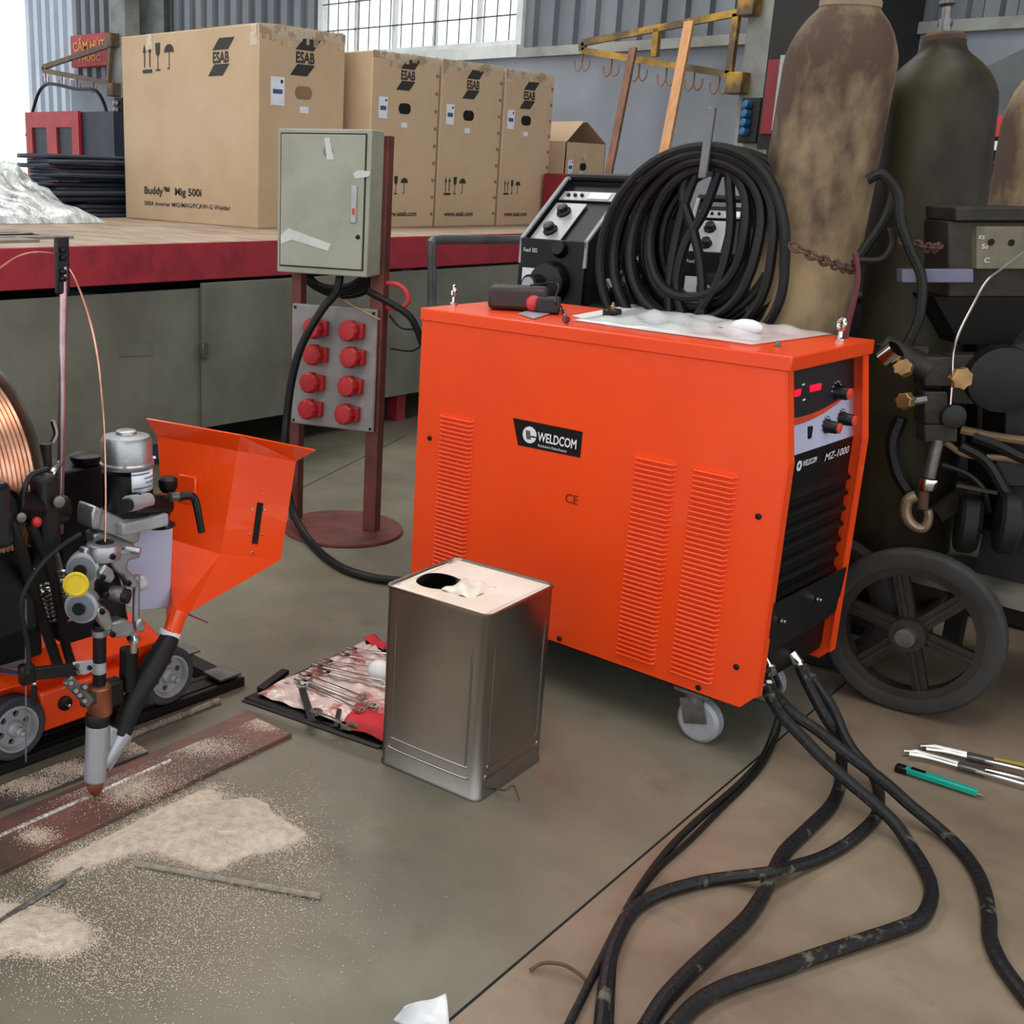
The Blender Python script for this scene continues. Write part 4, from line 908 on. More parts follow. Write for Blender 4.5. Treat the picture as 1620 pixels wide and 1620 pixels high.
    B(M).box(Wd, .02, 0, Wd+.09, Dp, .006).box(Wd+.0, .3, 0, Wd+.09, .306, .2).build('drive_tray', M_blkm, t)
    B(M).box(Wd-.001, .15, .2, Wd+.001, .22, .25).build('warning_label', M_yel, t, smooth=False)
    B(M).box(.03, -.007, .0, .075, -.004, .022).build('warning_label', M_yel, t, smooth=False)
    return t
fa = PD(818, 474, 3.3)
yawf = math.atan2(*(lambda d: (d.y, d.x))(_rot(V((math.cos(.08), math.sin(.08), 0)))))
feeder(fa, yawf-.86, 'black wire feeder with two dark knobs and silver plate behind the machine', 1.13)
fb = PD(1072, 480, 3.35)
feeder(fb, yawf-.5, 'second black wire feeder half hidden behind the cable coil', .95)
# power sources they stand on
for q, lab, S_ in ((fa, 'black power source under the left wire feeder, hidden behind the orange machine', 1.13), (fb, 'black power source under the feeder behind the cable coil', .95)):
    ya_ = yawf-(.86 if S_ > 1 else .5); u = V((math.cos(ya_), math.sin(ya_), 0)); v = V((-u.y, u.x, 0))
    t = thing('trolley_power_source', q+u*.13+v*.25-V((0, 0, q.z)), lab, 'welding machine')
    c = q+u*.13+v*.15
    B().obox(V((c.x, c.y, (q.z+.08)/2)), u*.13, v*.14, V((0, 0, (q.z-.08)/2))).build('housing', M_blkm, t, bevel=.008)
    for a_ in (-1, 1):
        for b3 in (-1, 1):
            w0 = V((c.x, c.y, .045))+u*.10*a_+v*.11*b3; B().cyl(w0-u*.012, w0+u*.012, .045).build('wheel', M_rub, t)
# coil on its grey bar
def coil():
    c0 = PY(1106, 388, 2.52); n = V((0, 1, 0)); right = V((.98, 0, 0)); up = V((0, 0, .96))
    tilt = -.06
    b = B(); random.seed(5)
    NL = 17
    for i in range(NL):
        ph = random.uniform(0, 6); s_ = i/(NL-1); dpt = (((i*7) % NL)-8)*.0075
        lf = -.232+.125*s_+random.uniform(-.006, .006); rt_ = .242-.105*s_+random.uniform(-.008, .008)
        tp = .226-.050*s_; bt = -.275+.155*s_**.8+random.uniform(-.012, .012)
        pts = []
        for k in range(20):
            a = 2*PI*k/20
            x = (lf+rt_)/2+(rt_-lf)/2*math.cos(a)*(1+.02*math.sin(3*a+ph))+.012*math.sin(a)+.03*(1-s_)*max(0, -math.sin(a))*(1 if math.cos(a) > 0 else -.2)
            z = (tp+bt)/2+(tp-bt)/2*math.sin(a)
            pts.append(c0+right*x+up*z+n*(dpt+.008*math.sin(3*a+ph)))
        b.tube(pts, .0113, n=8, k=4, closed=True)
    # inner crossing strands
    for s in (((-.0, .2), (-.03, .1), (-.045, 0), (-.05, -.1), (-.035, -.2)), ((.05, .19), (.02, .08), (-.02, 0), (-.03, -.1), (.01, -.2)), ((.07, .17), (.09, .05), (.08, -.06), (.04, -.15), (-.01, -.22)), ((-.02, .19), (-.04, .12), (.0, .03), (.03, -.06), (.05, -.2))):
        b.tube([c0+right*x+up*z-n*.03 for x, z in s], .0115, n=8, k=5)
    # tail to the right
    b.tube([c0+right*.2+up*.12+n*.02, c0+right*.235+up*0+n*.02, c0+right*.27-up*.12+n*.03, c0+right*.29-up*.26+n*.04, c0+right*.28-up*.4+n*.05], .012, n=8)
    b.tube([c0+right*.15+up*.02, c0+right*.2-up*.1+n*.02, c0+right*.22-up*.22+n*.03, c0+right*.21-up*.4+n*.04], .012, n=8)
    tag(b.build('cable_coil', M_cab), 'large coil of thick black welding cable hung behind the orange machine', 'cable')
    p0 = PY(1112, 275, 2.445); p1 = PY(1127, 170, 2.47)
    t = thing('coil_hanger', V((p0.x, p0.y, 0)), 'grey flat steel bar standing up through the top of the cable coil', 'bar')
    B().bar(p0-V((0, 0, .01)), p1, .019, .010, up=n).build('upright_bar', M_gpipe, t, bevel=.002)
    q = p0-V((0, 0, .0)); bk = q+n*.18
    B().bar(q, bk+n*.06, .012, .012).build('arm', M_gpipe, t); B().bar(V((bk.x, bk.y, 0))+n*.05, bk+n*.05, .022, .022, up=n).build('post', M_blkm, t)
coil()

# ------------------------------------------------------------------ gas cylinders
def cylinder(name, A, Bt, r, m, label, prof_top, extra=None):
    ax = (Bt-A).normalized(); L = (Bt-A).length
    t = thing(name, A, label, 'gas cylinder')
    pr = [(r*.9, 0), (r, .02), (r, L*.5), (r, L)]+[(r*k, L+h) for k, h in prof_top]
    B().lathe(pr, A, ax, 40).build('cylinder_body', m, t)
    return t, ax, L
yc1 = 2.60
lo1, hi1 = PY(1254, 515, yc1), PY(1328, 105, yc1); ax = (hi1-lo1).normalized(); base = lo1-ax*((lo1.z-.10)/ax.z)
t, ax, L = cylinder('gas_cylinder', base, hi1, .114, M_gas, 'rusty brown gas cylinder, nearest and largest, leaning behind the machine', [(.985, .02), (.93, .042), (.84, .066), (.72, .088), (.6, .104), (.535, .113), (.53, .118)])
B().lathe([(.058, 0), (.062, .003), (.062, .014), (.058, .018), (.052, .05), (.047, .16), (.035, .19), (.02, .2)], hi1+ax*.113, ax, 28).build('valve_cap', mat('cap_tan', (150, 134, 108), .7, rgb2=(128, 112, 90), scale=9), t)
yc2 = 2.82
lo2, hi2 = PY(1458, 420, yc2), PY(1483, 165, yc2); ax2 = (hi2-lo2).normalized(); base2 = lo2-ax2*((lo2.z-.16)/ax2.z)
t2, ax2, L2 = cylinder('gas_cylinder', base2, hi2, .119, M_gas2, 'olive green gas cylinder with an open valve, between the two brown ones', [(.985, .015), (.93, .036), (.82, .06), (.66, .082), (.5, .098), (.42, .108), (.385, .12), (.38, .13)])
B().lathe([(.042, 0), (.044, .003), (.043, .022), (.036, .028), (.02, .03)], hi2+ax2*.118, ax2, 20).build('neck_ring', M_rust, t2)
v_ = B().cyl(hi2+ax2*.14, hi2+ax2*.175, .013).cyl(hi2+ax2*.17, hi2+ax2*.20, .009).cyl(hi2+ax2*.165-V((.014, 0, 0)), hi2+ax2*.165+V((.014, 0, 0)), .006); v_.build('valve', M_ste, t2)
B().lathe([(.012, 0), (.017, .005), (.015, .014), (.008, .016)], hi2+ax2*.20, ax2, 14).build('valve_wheel', M_ste, t2)
pc = PD(1648, 300, 3.9); base3 = V((pc.x, pc.y, 0))
t3, _, _ = cylinder('gas_cylinder', base3, V((pc.x, pc.y, 1.30)), .13, M_gas, 'brown gas cylinder cut off by the right edge of the photo', [(.97, .03), (.86, .08), (.66, .13), (.4, .17), (.25, .18)])
# chains
def chain(p0, p1, sag, nlinks, label, bul):
    t = None; b = B(); pts = []
    for i in range(nlinks+1):
        s = i/nlinks; p = p0*(1-s)+p1*s; p.z -= sag*4*s*(1-s); p = p+bul*(4*s*(1-s)); pts.append(p)
    for i in range(nlinks):
        c = (pts[i]+pts[i+1])/2; d = (pts[i+1]-pts[i]).normalized(); h = (pts[i+1]-pts[i]).length*.72
        s_ = d.cross(V((0, 0, 1))).normalized() if i % 2 else V((0, 0, 1)); s_ = (s_-d*s_.dot(d)).normalized()
        w_ = .0085
        l = [c+d*(h*math.cos(a))+s_*(w_*math.sin(a)) for a in [2*PI*k/10 for k in range(10)]]
        b.tube(l, .0035, n=6, k=2, closed=True)
    return tag(b.build('chain', M_rust), label, 'chain')
nrm = -V((CF.x, CF.y, 0)).normalized()
p0 = PD(1252, 388, 2.62); p1 = PD(1352, 424, 2.60)
chain(p0, p1, .012, 13, 'rusty chain slung round the nearest brown gas cylinder', nrm*.07)
p0 = PD(1425, 380, 2.78); p1 = PD(1484, 388, 2.78)
chain(p0, p1, .008, 10, 'rusty chain slung round the olive gas cylinder', nrm*.05)
# dark back cabinet behind the cylinders
tb = thing('dark_cabinet', (-.4, 3.5, 0), 'large grimy dark steel cabinet standing behind the gas cylinders', 'cabinet')
B().box(-1.36, 3.30, .0, .45, 3.7, 1.05).build('cabinet_body', M_dirt2, tb, bevel=.01)
B().box(-1.2, 3.285, .08, -.62, 3.30, .92).build('cabinet_door', mat('dark_door', (40, 40, 40), .6), tb, bevel=.004)
# hose loops between the cylinders
for pts, D, lab, r in ((((1395, 272), (1412, 300), (1400, 345), (1370, 390), (1352, 420)), 2.72, 'black hose looping between the two big gas cylinders, left strand', .010),
                    (((1372, 285), (1395, 276), (1420, 305), (1425, 350), (1440, 395), (1458, 440), (1455, 500), (1435, 545)), 2.68, 'black hose hanging down in front of the olive gas cylinder', .010),
                    (((1358, 412), (1395, 410), (1412, 385), (1408, 360)), 2.7, 'short curve of black hose near the chain', .008)):
    tag(B().tube([PD(x, y, D) for x, y in pts], r, n=8).build('gas_hose', M_cab), lab, 'hose')
P = [PD(x, y, 2.56) for x, y in ((1353, 400), (1357, 440), (1350, 480), (1340, 520), (1335, 560))]
tag(B().tube(P, .006, n=8).build('gas_hose', mat('maroon_hose', (88, 24, 34), .5)), 'dark red gas hose beside the rusty gas cylinder', 'hose')

# ------------------------------------------------------------------ cylinder cart with big wheels
def cart():
    t = thing('cylinder_cart', (-.9, 2.75, 0), 'grimy cylinder cart on two big spoked wheels at the right', 'cart')
    def wheel(c, axd, R, flip=1):
        axd = V(axd).normalized(); u, w_ = perp(axd)
        ty = B(); wd = .045
        ty.lathe([(R*.78, -wd*.4), (R*.86, -wd*.5), (R*.96, -wd*.46), (R, -wd*.25), (R, wd*.25), (R*.96, wd*.46), (R*.86, wd*.5), (R*.78, wd*.4)], c, axd, 48, True)
        to = ty.build('wheel', mat('cart_tyre', (52, 50, 47), .75, rgb2=(38, 36, 34), scale=9), t)
        b = B(); b.lathe([(R*.70, -.018), (R*.79, -.02), (R*.79, .02), (R*.70, .018)], c, axd, 48, True); b.cyl(c-axd*.035, c+axd*.035, R*.2, n=20)
        for i in range(6):
            a = 2*PI*i/6+.22; d = u*math.cos(a)+w_*math.sin(a); s_ = axd.cross(d)
            b.obox(c+d*R*.46, d*R*.29, s_*R*.085, axd*.008); b.obox(c+d*R*.46, d*R*.29, s_*R*.018, axd*.018)
        b.build('spoked_rim', M_hub, to)
        B().cyl(c-axd*.055, c-axd*.02, R*.11, n=16).cyl(c-axd*.065, c-axd*.05, R*.07, n=6).build('axle_nut', M_ste, to)
    axd = V((-.12, 1, .0)).normalized()
    cw = PY(1441, 999, 2.56); R = cw.z
    wheel(cw, axd, .187)
    c2 = PY(1432, 890, 2.665); c2 = V((c2.x-.165, 2.665, .165))
    wheel(c2, V((0, 1, 0)), .165)
    # platform the cylinders stand on, and axle
    B().poly([(-.86, 2.62, .30), (-.2, 2.58, .30), (-.2, 3.15, .30), (-.86, 3.12, .30)], (0, 0, -.022)).build('platform', M_plat, t, smooth=False)
    B().box(-.84, 3.02, 0, -.80, 3.06, .28).build('platform_post', M_dirt2, t); B().box(-.26, 3.02, 0, -.22, 3.06, .28).build('platform_post', M_dirt2, t)
    B().cyl(cw, cw+axd*.3, .012).build('axle', M_ste, t)
    B().box(-1.34, 2.48, .03, -1.08, 2.72, .10).build('cylinder_tray', M_dirt2, t)
    B().box(-1.12, 2.72, .08, -.87, 2.94, .16).build('cylinder_step', M_dirt2, t)
    # upright back frame
    for x in (-1.25, -.62): B().cyl((x, 2.99, .08), (x, 2.99, 1.05), .016).build('upright', M_dirt2, t)
    B().cyl((-1.25, 2.99, .85), (-.62, 2.99, .85), .014).cyl((-1.25, 2.99, .45), (-.62, 2.99, .45), .014).build('cross_tube', M_dirt2, t)
    B().box(-.26, 2.62, 0, -.22, 2.66, .28).build('platform_post', M_dirt2, t)
cart()

# ------------------------------------------------------------------ old welding tractor on the cart
def oldtractor():
    D = 2.80
    class B(globals()['B']):           # this machine's own bars and tubes are drawn a size larger
        K = 1.157
        def cyl(s, p0, p1, r0, r1=None, n=16): return super().cyl(p0, p1, r0*s.K, None if r1 is None else r1*s.K, n)
        def lathe(s, prof, p0=(0, 0, 0), ax=(0, 0, 1), n=24, closed=False): return super().lathe([(a*s.K, b*s.K) for a, b in prof], p0, ax, n, closed)
        def tube(s, pts, r, n=8, **k): return super().tube(pts, (lambda t: r(t)*s.K) if callable(r) else r*s.K, n, **k)
    nv = V((CF.x, CF.y, 0)).normalized(); rt = V((CR.x, CR.y, 0)).normalized(); up = V((0, 0, 1))
    def p(x, y, d=0): return PD(x, y, D+d)
    t = thing('old_welding_tractor', V((-.6, 2.75, .30)), 'dark grimy old welding tractor with brass star knobs on the cart at right', 'welding tractor')
    px = D/CAM_F*1.04
    def blk(x0, y0, x1, y1, th, m, nm, d=0, bev=.003, par=None):
        a, b_, c, e = p(x0, y0, d), p(x1, y0, d), p(x1, y1, d), p(x0, y1, d)
        b = B().poly([a, b_, c, e], nv*th); return b.build(nm, m, par or t, bevel=bev)
    # flux hopper tray on top and its funnel
    h = blk(1512, 328, 1660, 350, .16, M_dirt, 'hopper_rim', -.05)
    hb = blk(1500, 350, 1660, 470, .14, M_dirt, 'hopper', -.03)
    blk(1545, 358, 1660, 425, .02, mat('faded_plate', (112, 106, 88), .6, rgb2=(84, 78, 64), scale=14), 'label_plate', -.05, .0, hb)
    for q in ((1568, 383), (1600, 384)): B().lathe([(.006, 0), (.006, .001)], p(*q, -.0525), -nv, 10).build('hole', M_dark, hb, smooth=False)
    text('lettering', 'KS', p(1548, 378, -.055), rt, up, .008, M_whi, hb, depth=.0004)
    text('lettering', 'Sample to', p(1552, 393, -.055), rt, up, .010, M_whi, hb, depth=.0004, width=.07)
    text('lettering', 'CHUA', p(1556, 415, -.055), rt, up, .010, M_whi, hb, depth=.0004, width=.05)
    # funnel
    a = [p(1478, 470, -.03), p(1660, 470, -.03), p(1600, 545, -.01), p(1520, 545, -.01)]
    B().add(a+[a[0]+nv*.14, a[1]+nv*.14, a[2]+nv*.1, a[3]+nv*.1], [(0, 1, 2, 3), (4, 7, 6, 5), (0, 4, 5, 1), (1, 5, 6, 2), (2, 6, 7, 3), (3, 7, 4, 0)]).build('funnel', M_blk, t, smooth=False)
    blk(1427, 426, 1540, 447, .025, mat('blue_steel', (104, 106, 126), .4, .4, rgb2=(88, 90, 108)), 'flat_arm', -.08, .001)
    # wire
    B().tube([p(x, y, -.1) for x, y in ((1625, 395), (1585, 425), (1560, 446), (1538, 485), (1518, 525), (1508, 558), (1506, 600), (1503, 640))], .0022, n=6).build('welding_wire', M_chr, t)
    # wire feed head
    hd = blk(1505, 562, 1560, 640, .05, M_dirt, 'feed_head', -.05)
    blk(1462, 565, 1506, 612, .05, M_dirt, 'head_cheek', -.07); blk(1462, 620, 1500, 672, .05, M_dirt, 'head_cheek', -.07)
    blk(1402, 548, 1470, 575, .05, M_dirt, 'spring_arm', -.04); B().cyl(p(1395, 545, -.05), p(1470, 585, -.05), .022).build('spring_barrel', M_dirt, t)
    B().cyl(p(1398, 568, -.08), p(1418, 552, -.09), .018, .018, n=16).build('steel_collar', M_chr, t)
    def star(x, y, r, axd, d=-.1):
        b = B(); n = 14; c = p(x, y, d); axd = V(axd).normalized(); u, w_ = perp(axd)
        b.poly([c+(u*math.cos(2*PI*i/n)+w_*math.sin(2*PI*i/n))*(r*(1 if i % 2 else .8)) for i in range(n)], axd*.02); b.cyl(c+axd*.018, c+axd*.045, r*.35)
        b.build('star_knob', M_bra, t, bevel=.002)
    star(1427, 580, .021, nv*.6+rt*.6-up*.4); star(1428, 635, .02, nv*.5+rt*.8); star(1524, 600, .025, nv)
    B().cyl(p(1440, 636, -.08), p(1465, 632, -.07), .008).build('knob_shaft', M_ste, t)
    B().lathe([(.02, 0), (.022, .004), (.022, .016), (.012, .02)], p(1503, 657, -.08), -nv, 20).build('guide_roller', M_dirt2, t)
    B().lathe([(.056, 0), (.06, .01), (.058, .05), (.04, .055)], p(1578, 595, -.02), -nv-rt*.3, 28).build('motor_disc', M_blkm, t)
    B().cyl(p(1590, 585, .02), p(1650, 592, .0), .055).build('motor', M_dirt, t)
    # vertical tube, collar and jaw
    blk(1462, 672, 1515, 700, .04, M_dirt, 'tube_clamp', -.07)
    B().cyl(p(1484, 695, -.06), p(1470, 755, -.06), .011).build('torch_tube', M_ste, t)
    B().lathe([(.018, 0), (.0185, .001), (.0185, .02), (.018, .021)], p(1466, 773, -.06), (p(1484, 695, -.06)-p(1470, 755, -.06)), 20).build('tube_collar', M_chr, t)
    B().cyl(p(1462, 775, -.06), p(1460, 805, -.06), .009).build('torch_tip', M_rust, t)
    P = [p(1450, 784, -.06), p(1436, 792, -.06), p(1434, 815, -.06), p(1446, 832, -.06), p(1462, 835, -.06), p(1469, 820, -.06), p(1468, 806, -.06)]
    B().tube(P, lambda s: .011-.003*s, n=10).build('contact_jaw', mat('dull_brass', (150, 130, 104), .4, .5, rgb2=(110, 92, 72), scale=16), t)
    # hoses
    for pts, r, m in ((((1413, 700), (1418, 740), (1432, 770), (1448, 785)), .006, M_rub), (((1425, 660), (1412, 700), (1420, 745), (1440, 780)), .014, M_cab), (((1495, 700), (1530, 720), (1590, 725), (1640, 735)), .006, M_brn),
                      (((1520, 705), (1560, 730), (1585, 770), (1600, 800)), .011, M_cab), (((1490, 735), (1530, 750), (1556, 775), (1565, 810)), .006, M_cab), (((1540, 690), (1580, 705), (1620, 725), (1660, 735)), .012, M_cab), (((1520, 680), (1570, 690), (1640, 700)), .008, M_brn)):
        B().tube([p(x, y, -.03) for x, y in pts], r, n=8).build('hose', m, t)
    # chassis, columns and small wheels
    blk(1545, 440, 1570, 720, .05, M_dirt2, 'column', .10); blk(1590, 640, 1660, 868, .16, M_dirt2, 'chassis', .02); blk(1575, 720, 1660, 770, .1, M_dirt2, 'gear_case', -.02)
    c = p(1548, 830, -.02); B().lathe([(.02, 0), (.05, 0), (.056, .008), (.056, .03), (.05, .036), (.02, .036)], c, nv*.4-rt, 24).build('wheel', M_rub, t)
    c = p(1612, 830, -.06); B().lathe([(.02, 0), (.05, 0), (.056, .008), (.056, .03), (.05, .036), (.02, .036)], c, nv*.4-rt, 24).build('wheel', M_rub, t)
    b = B().bar(p(1480, 815, 0), p(1545, 770, .05), .03, .03); b.bar(p(1513, 767, -.05), p(1578, 780, -.05), .012, .006); b.build('link_bar', M_dirt, t)
    # mounting down to the platform
    q = p(1612, 860, .06); B().box(q.x-.06, q.y-.06, .30, q.x+.08, q.y+.08, q.z+.03).build('chassis_foot', M_dirt2, t)
oldtractor()

# ------------------------------------------------------------------ ORANGE WELDING TRACTOR (left foreground)
XT = -1.627
def tractor():
    XW = -1.83                                   # near face of the wheels
    t = thing('welding_tractor', (-2.0, 1.1, 0), 'orange submerged arc welding tractor with wire spool and flux hopper', 'welding tractor')
    def p(x, y, X=XT): return PX(x, y, X)
    # carriage body
    XC = XW-.01
    pts = [(-60, 1030), (60, 1035), (150, 1000), (250, 985), (268, 1010), (240, 1040), (205, 1085), (180, 1125), (72, 1152), (50, 1110), (20, 1085), (-60, 1090)]
    zt_ = p(250, 1000, XC).z
    body = [(.72, .055), (1.0, .045), (1.015, .13), (.94, .155)]
    y_b0, y_b1 = p(62, 1150, XC).y, p(262, 1020, XC).y
    B().box(XC-.34, .70, .06, XC-.045, y_b1, .175).build('carriage', M_oru, t, bevel=.008)
    # skirt between the wheels hanging lower
    B().box(XC-.05, p(64, 1100, XC+.004).y, .055, XC+.004, p(205, 1090, XC+.004).y, .14).build('side_skirt', M_oru, t, bevel=.006)
    q0, q1 = p(62, 1040, XC-.02), p(262, 1010, XC-.02)
    B().hexa([(XC-.34, .70, .165), (XC-.0, .70, .165), (XC-.0, y_b1, .165), (XC-.34, y_b1, .165), (XC-.30, .70, .205), (XC-.05, .70, .205), (XC-.05, y_b1-.02, .205), (XC-.30, y_b1-.02, .205)]).build('carriage_top', M_oru, t, bevel=.006)
    for x, y in ((56, 1008), (135, 1008)):
        q = p(x, y, XC-.10); q.z = .205; B().lathe([(.012, 0), (.012, .004), (.006, .006), (.006, .018), (.003, .02)], q, (0, 0, 1), 12).build('bolt', M_ste, t)
    # instruction label
    a = [PZ(-30, 1035, .208), PZ(-5, 1015, .208), PZ(52, 1050, .208), PZ(36, 1062, .208), PZ(-30, 1048, .208)]
    B().poly(a, (0, 0, .001)).build('rating_label', mat('label_grey', (150, 152, 146), .5, rgb2=(116, 118, 112), scale=30), t, smooth=False)
    B().poly([PZ(-30, 1052, .208), PZ(36, 1064, .208), PZ(24, 1068, .208), PZ(-30, 1060, .208)], (0, 0, .001)).build('label_stripe', M_blue, t, smooth=False)
    # round black knob on the skirt, slot
    q = p(102, 1112, XC+.004); B().lathe([(.015, 0), (.0145, .006), (.01, .008), (.004, .008)], q, (1, 0, 0), 20).build('clutch_knob', M_blk, t)
    B().lathe([(.004, 0), (.004, .012), (.002, .013)], q+V((.007, 0, 0)), (1, 0, 0), 8).build('bolt', M_chr, t)
    # wheels
    R = .064
    for px_, py_ in ((20, 1160), (262, 1070), None) if False else ((20, 1160), (262, 1070)):
        c = p(px_, py_, XW-.015); c.z = .022+R
        B().cyl(c+V((-.018, 0, 0)), c+V((-.008, 0, 0)), R*.66, n=24).build('brake_disc', M_dark, t)
        ty = B().lathe([(R*.72, -.018), (R*.9, -.02), (R, -.013), (R, .013), (R*.9, .018), (R*.72, .016)], c, (1, 0, 0), 40, True).build('wheel', M_tyre, t)
        b = B(); b.lathe([(R*.60, -.010), (R*.73, -.012), (R*.73, .018), (R*.66, .018), (R*.60, .008)], c, (1, 0, 0), 40, True)
        # web disc with six holes
        n = 6; N = 8
        for i in range(n):
            a0 = 2*PI*i/n+.3
            hc = (math.cos(a0)*R*.44, math.sin(a0)*R*.44); hr = R*.10
            vs = []; K = 12
            for k in range(K+1):           # sector patch around the hole
                pass
            s0, s1 = a0-PI/n, a0+PI/n
            bd = [(R*.2*math.cos(s0+(s1-s0)*k/4), R*.2*math.sin(s0+(s1-s0)*k/4)) for k in range(5)]
            bd += [(R*(.2+.42*k/4)*math.cos(s1), R*(.2+.42*k/4)*math.sin(s1)) for k in range(1, 4)]
            bd += [(R*.62*math.cos(s1+(s0-s1)*k/6), R*.62*math.sin(s1+(s0-s1)*k/6)) for k in range(7)]
            bd += [(R*(.62-.42*k/4)*math.cos(s0), R*(.62-.42*k/4)*math.sin(s0)) for k in range(1, 4)]
            m_ = len(bd); hole_ = []
            for (yy, zz) in bd:
                an = math.atan2(zz-hc[1], yy-hc[0]); hole_.append((hc[0]+hr*math.cos(an), hc[1]+hr*math.sin(an)))
            b.add([c+V((.006, y, z)) for y, z in bd]+[c+V((.006, y, z)) for y, z in hole_]+[c+V((-.004, y, z)) for y, z in hole_], [(k, (k+1) % m_, m_+(k+1) % m_, m_+k) for k in range(m_)]+[(m_+k, m_+(k+1) % m_, 2*m_+(k+1) % m_, 2*m_+k) for k in range(m_)])
        b.lathe([(R*.26, -.01), (R*.26, .014), (R*.2, .02), (R*.14, .02), (R*.14, .034), (R*.1, .036), (R*.1, .046), (R*.07, .048)], c, (1, 0, 0), 24)
        b.build('wheel_rim', M_alup, ty)
    # far wheels
    for y in (.98, 1.34):
        c = V((XW-.31, y, .022+R)); B().lathe([(R*.3, -.018), (R*.9, -.02), (R, -.013), (R, .013), (R*.9, .018), (R*.3, .016)], c, (1, 0, 0), 32).build('wheel', M_tyre, t)
    # ---- control box and slides at the left (black)
    XB = -1.86
    a, c = p(-80, 860, XB), p(62, 1010, XB)
    B().box(XB-.22, .68, .205, XB, p(62, 900, XB).y, .335).build('control_box', M_blk, t, bevel=.006)
    XS = -1.78
    B().box(XS-.10, p(92, 800, XS).y, .25, XS, p(165, 800, XS).y, p(120, 742, XS).z).build('slide_block', M_blk, t, bevel=.006)
    B().box(XS-.12, p(20, 800, XS).y, p(90, 860, XS).z, XS-.03, p(100, 800, XS).y, p(90, 770, XS).z).build('arm_block', M_blk, t, bevel=.01)
    # glossy dark remote box at extreme left
    B().box(-1.66, .66, p(20, 868, -1.59).z, -1.59, p(22, 780, -1.59).y, p(10, 764, -1.59).z).build('remote_box', mat('gloss_black', (24, 28, 32), .2), t, bevel=.012)
    B().box(-1.76, .66, p(50, 1000, -1.68).z, -1.68, p(58, 930, -1.68).y, p(50, 868, -1.66).z).build('gear_housing', M_blk, t, bevel=.008)
    ab = B().cyl(p(14, 800, -1.63), p(96, 806, -1.66), .026).build('cross_arm', M_blk, t)
    B().box(-1.70, p(66, 800, -1.62).y, p(90, 872, -1.62).z, -1.62, p(98, 800, -1.62).y, p(90, 752, -1.62).z).build('arm_clamp', M_blkm, ab, bevel=.01)
    B().lathe([(.010, 0), (.010, .006), (.005, .007)], p(92, 793, -1.615), (1, -.2, 0), 10).build('bolt', M_ste, ab)
    B().lathe([(.008, 0), (.008, .004), (.004, .005)], p(33, 818, -1.60), (1, -.2, 0), 10).build('bolt', M_ste, ab)
    # hand wheel
    q = p(137, 735, -1.8); B().lathe([(.008, -.04), (.008, 0), (.026, .004), (.030, .010), (.030, .018), (.022, .022), (.005, .022)], q, (0, 0, 1), 20).build('hand_wheel', M_blk, t)
    # ---- wire spool
    XSp = -1.84; R_ = .205; axs = V((0, 1, 0)); cf = p(-27, 748, XSp)
    so = B().ring(cf, axs, R_, .05, .006, 64).build('wire_spool', mat('spool_dark', (38, 34, 30), .45), t)
    W_ = .082
    B().ring(cf-axs*(W_+.006), axs, R_*.97, R_*.78, .006, 64).ring(cf-axs*(W_+.009), axs, R_*.99, R_*.94, .012, 64).build('near_flange', mat('rim_tan', (120, 108, 84), .5, rgb2=(90, 80, 60)), so)
    w_ = B(); m = 20
    w_.lathe([(R_*.5, -W_)]+[(R_*.9+.0022*(k % 2), -W_+W_*k/m) for k in range(m+1)]+[(R_*.5, 0)], cf, axs, 90, True); w_.build('wound_wire', M_wire, so)
    B().ring(cf-axs*W_, axs, R_*.52, R_*.1, W_*.9, 40).build('spool_core', M_dirt, so)
    for k in range(5): a = 2*PI*k/5+.4; d_ = V((math.cos(a), 0, math.sin(a))); B().bar(cf-axs*(W_+.003)+d_*.03, cf-axs*(W_+.003)+d_*R_*.8, .012, .004, up=(0, 1, 0)).build('spool_spoke', M_dirt, so)
    B().cyl(cf-axs*.12, cf+axs*.03, .014).build('spool_axle', M_ste, t)
    B().bar(cf+axs*.02, V((cf.x, cf.y+.02, .30)), .03, .012, up=(0, 1, 0)).build('spool_bracket', M_blkm, t)
    # ---- pole with guide block and wire loop
    XPo = -1.77
    p0, p1 = p(90, 742, XPo), p(100, 452, XPo); p00 = p0-V((0, 0, .12))
    B().tube([p00, p1+(p1-p0)*.1], .0068, n=12, raw=True).build('guide_pole', mat('pink_chrome', (196, 176, 180), .25, .8, rgb2=(150, 110, 116)), t)
    q = p(98, 420, XPo); gb = B().obox(q, (.006, 0, 0), (0, .0125, 0), (.0, .001, .048)).build('guide_block', M_blk, t, bevel=.003)
    for yy in (396, 408, 430, 441):
        B().lathe([(.005, 0), (.005, .006), (.002, .007)], p(99, yy, XPo+.008), (1, 0, 0), 10).build('guide_roller', M_scr, gb)
    w1 = [p(x, y, XPo) for x, y in ((-45, 470), (-20, 440), (0, 424), (30, 405), (60, 399), (90, 402))]
    B().tube(w1, .0017, n=6).build('wire', M_wire, t)
    hx = XT
    pts = [p(105, 418, XPo), p(120, 445, XPo+.01), p(135, 482, -1.74), p(148, 530, -1.72), p(158, 590, -1.70), p(163, 650, -1.67), p(166, 720, -1.65), p(167, 800, -1.635), p(166, 858, XT)]
    B().tube(pts, .0019, n=6).build('wire', M_wire, t)
    # wire clip on the pole
    q = p(84, 690, -1.76); B().tube([p(83, 665, -1.75), p(88, 685, -1.75), p(82, 700, -1.75)], .005, n=6).build('wire_clip', M_chr, t)
    B().tube([p(95, 733, -1.74), p(84, 746, -1.73), p(80, 765, -1.73), p(82, 790, -1.73), p(80, 830, -1.73)], .0055, n=8).build('bent_rod', M_chr, t)
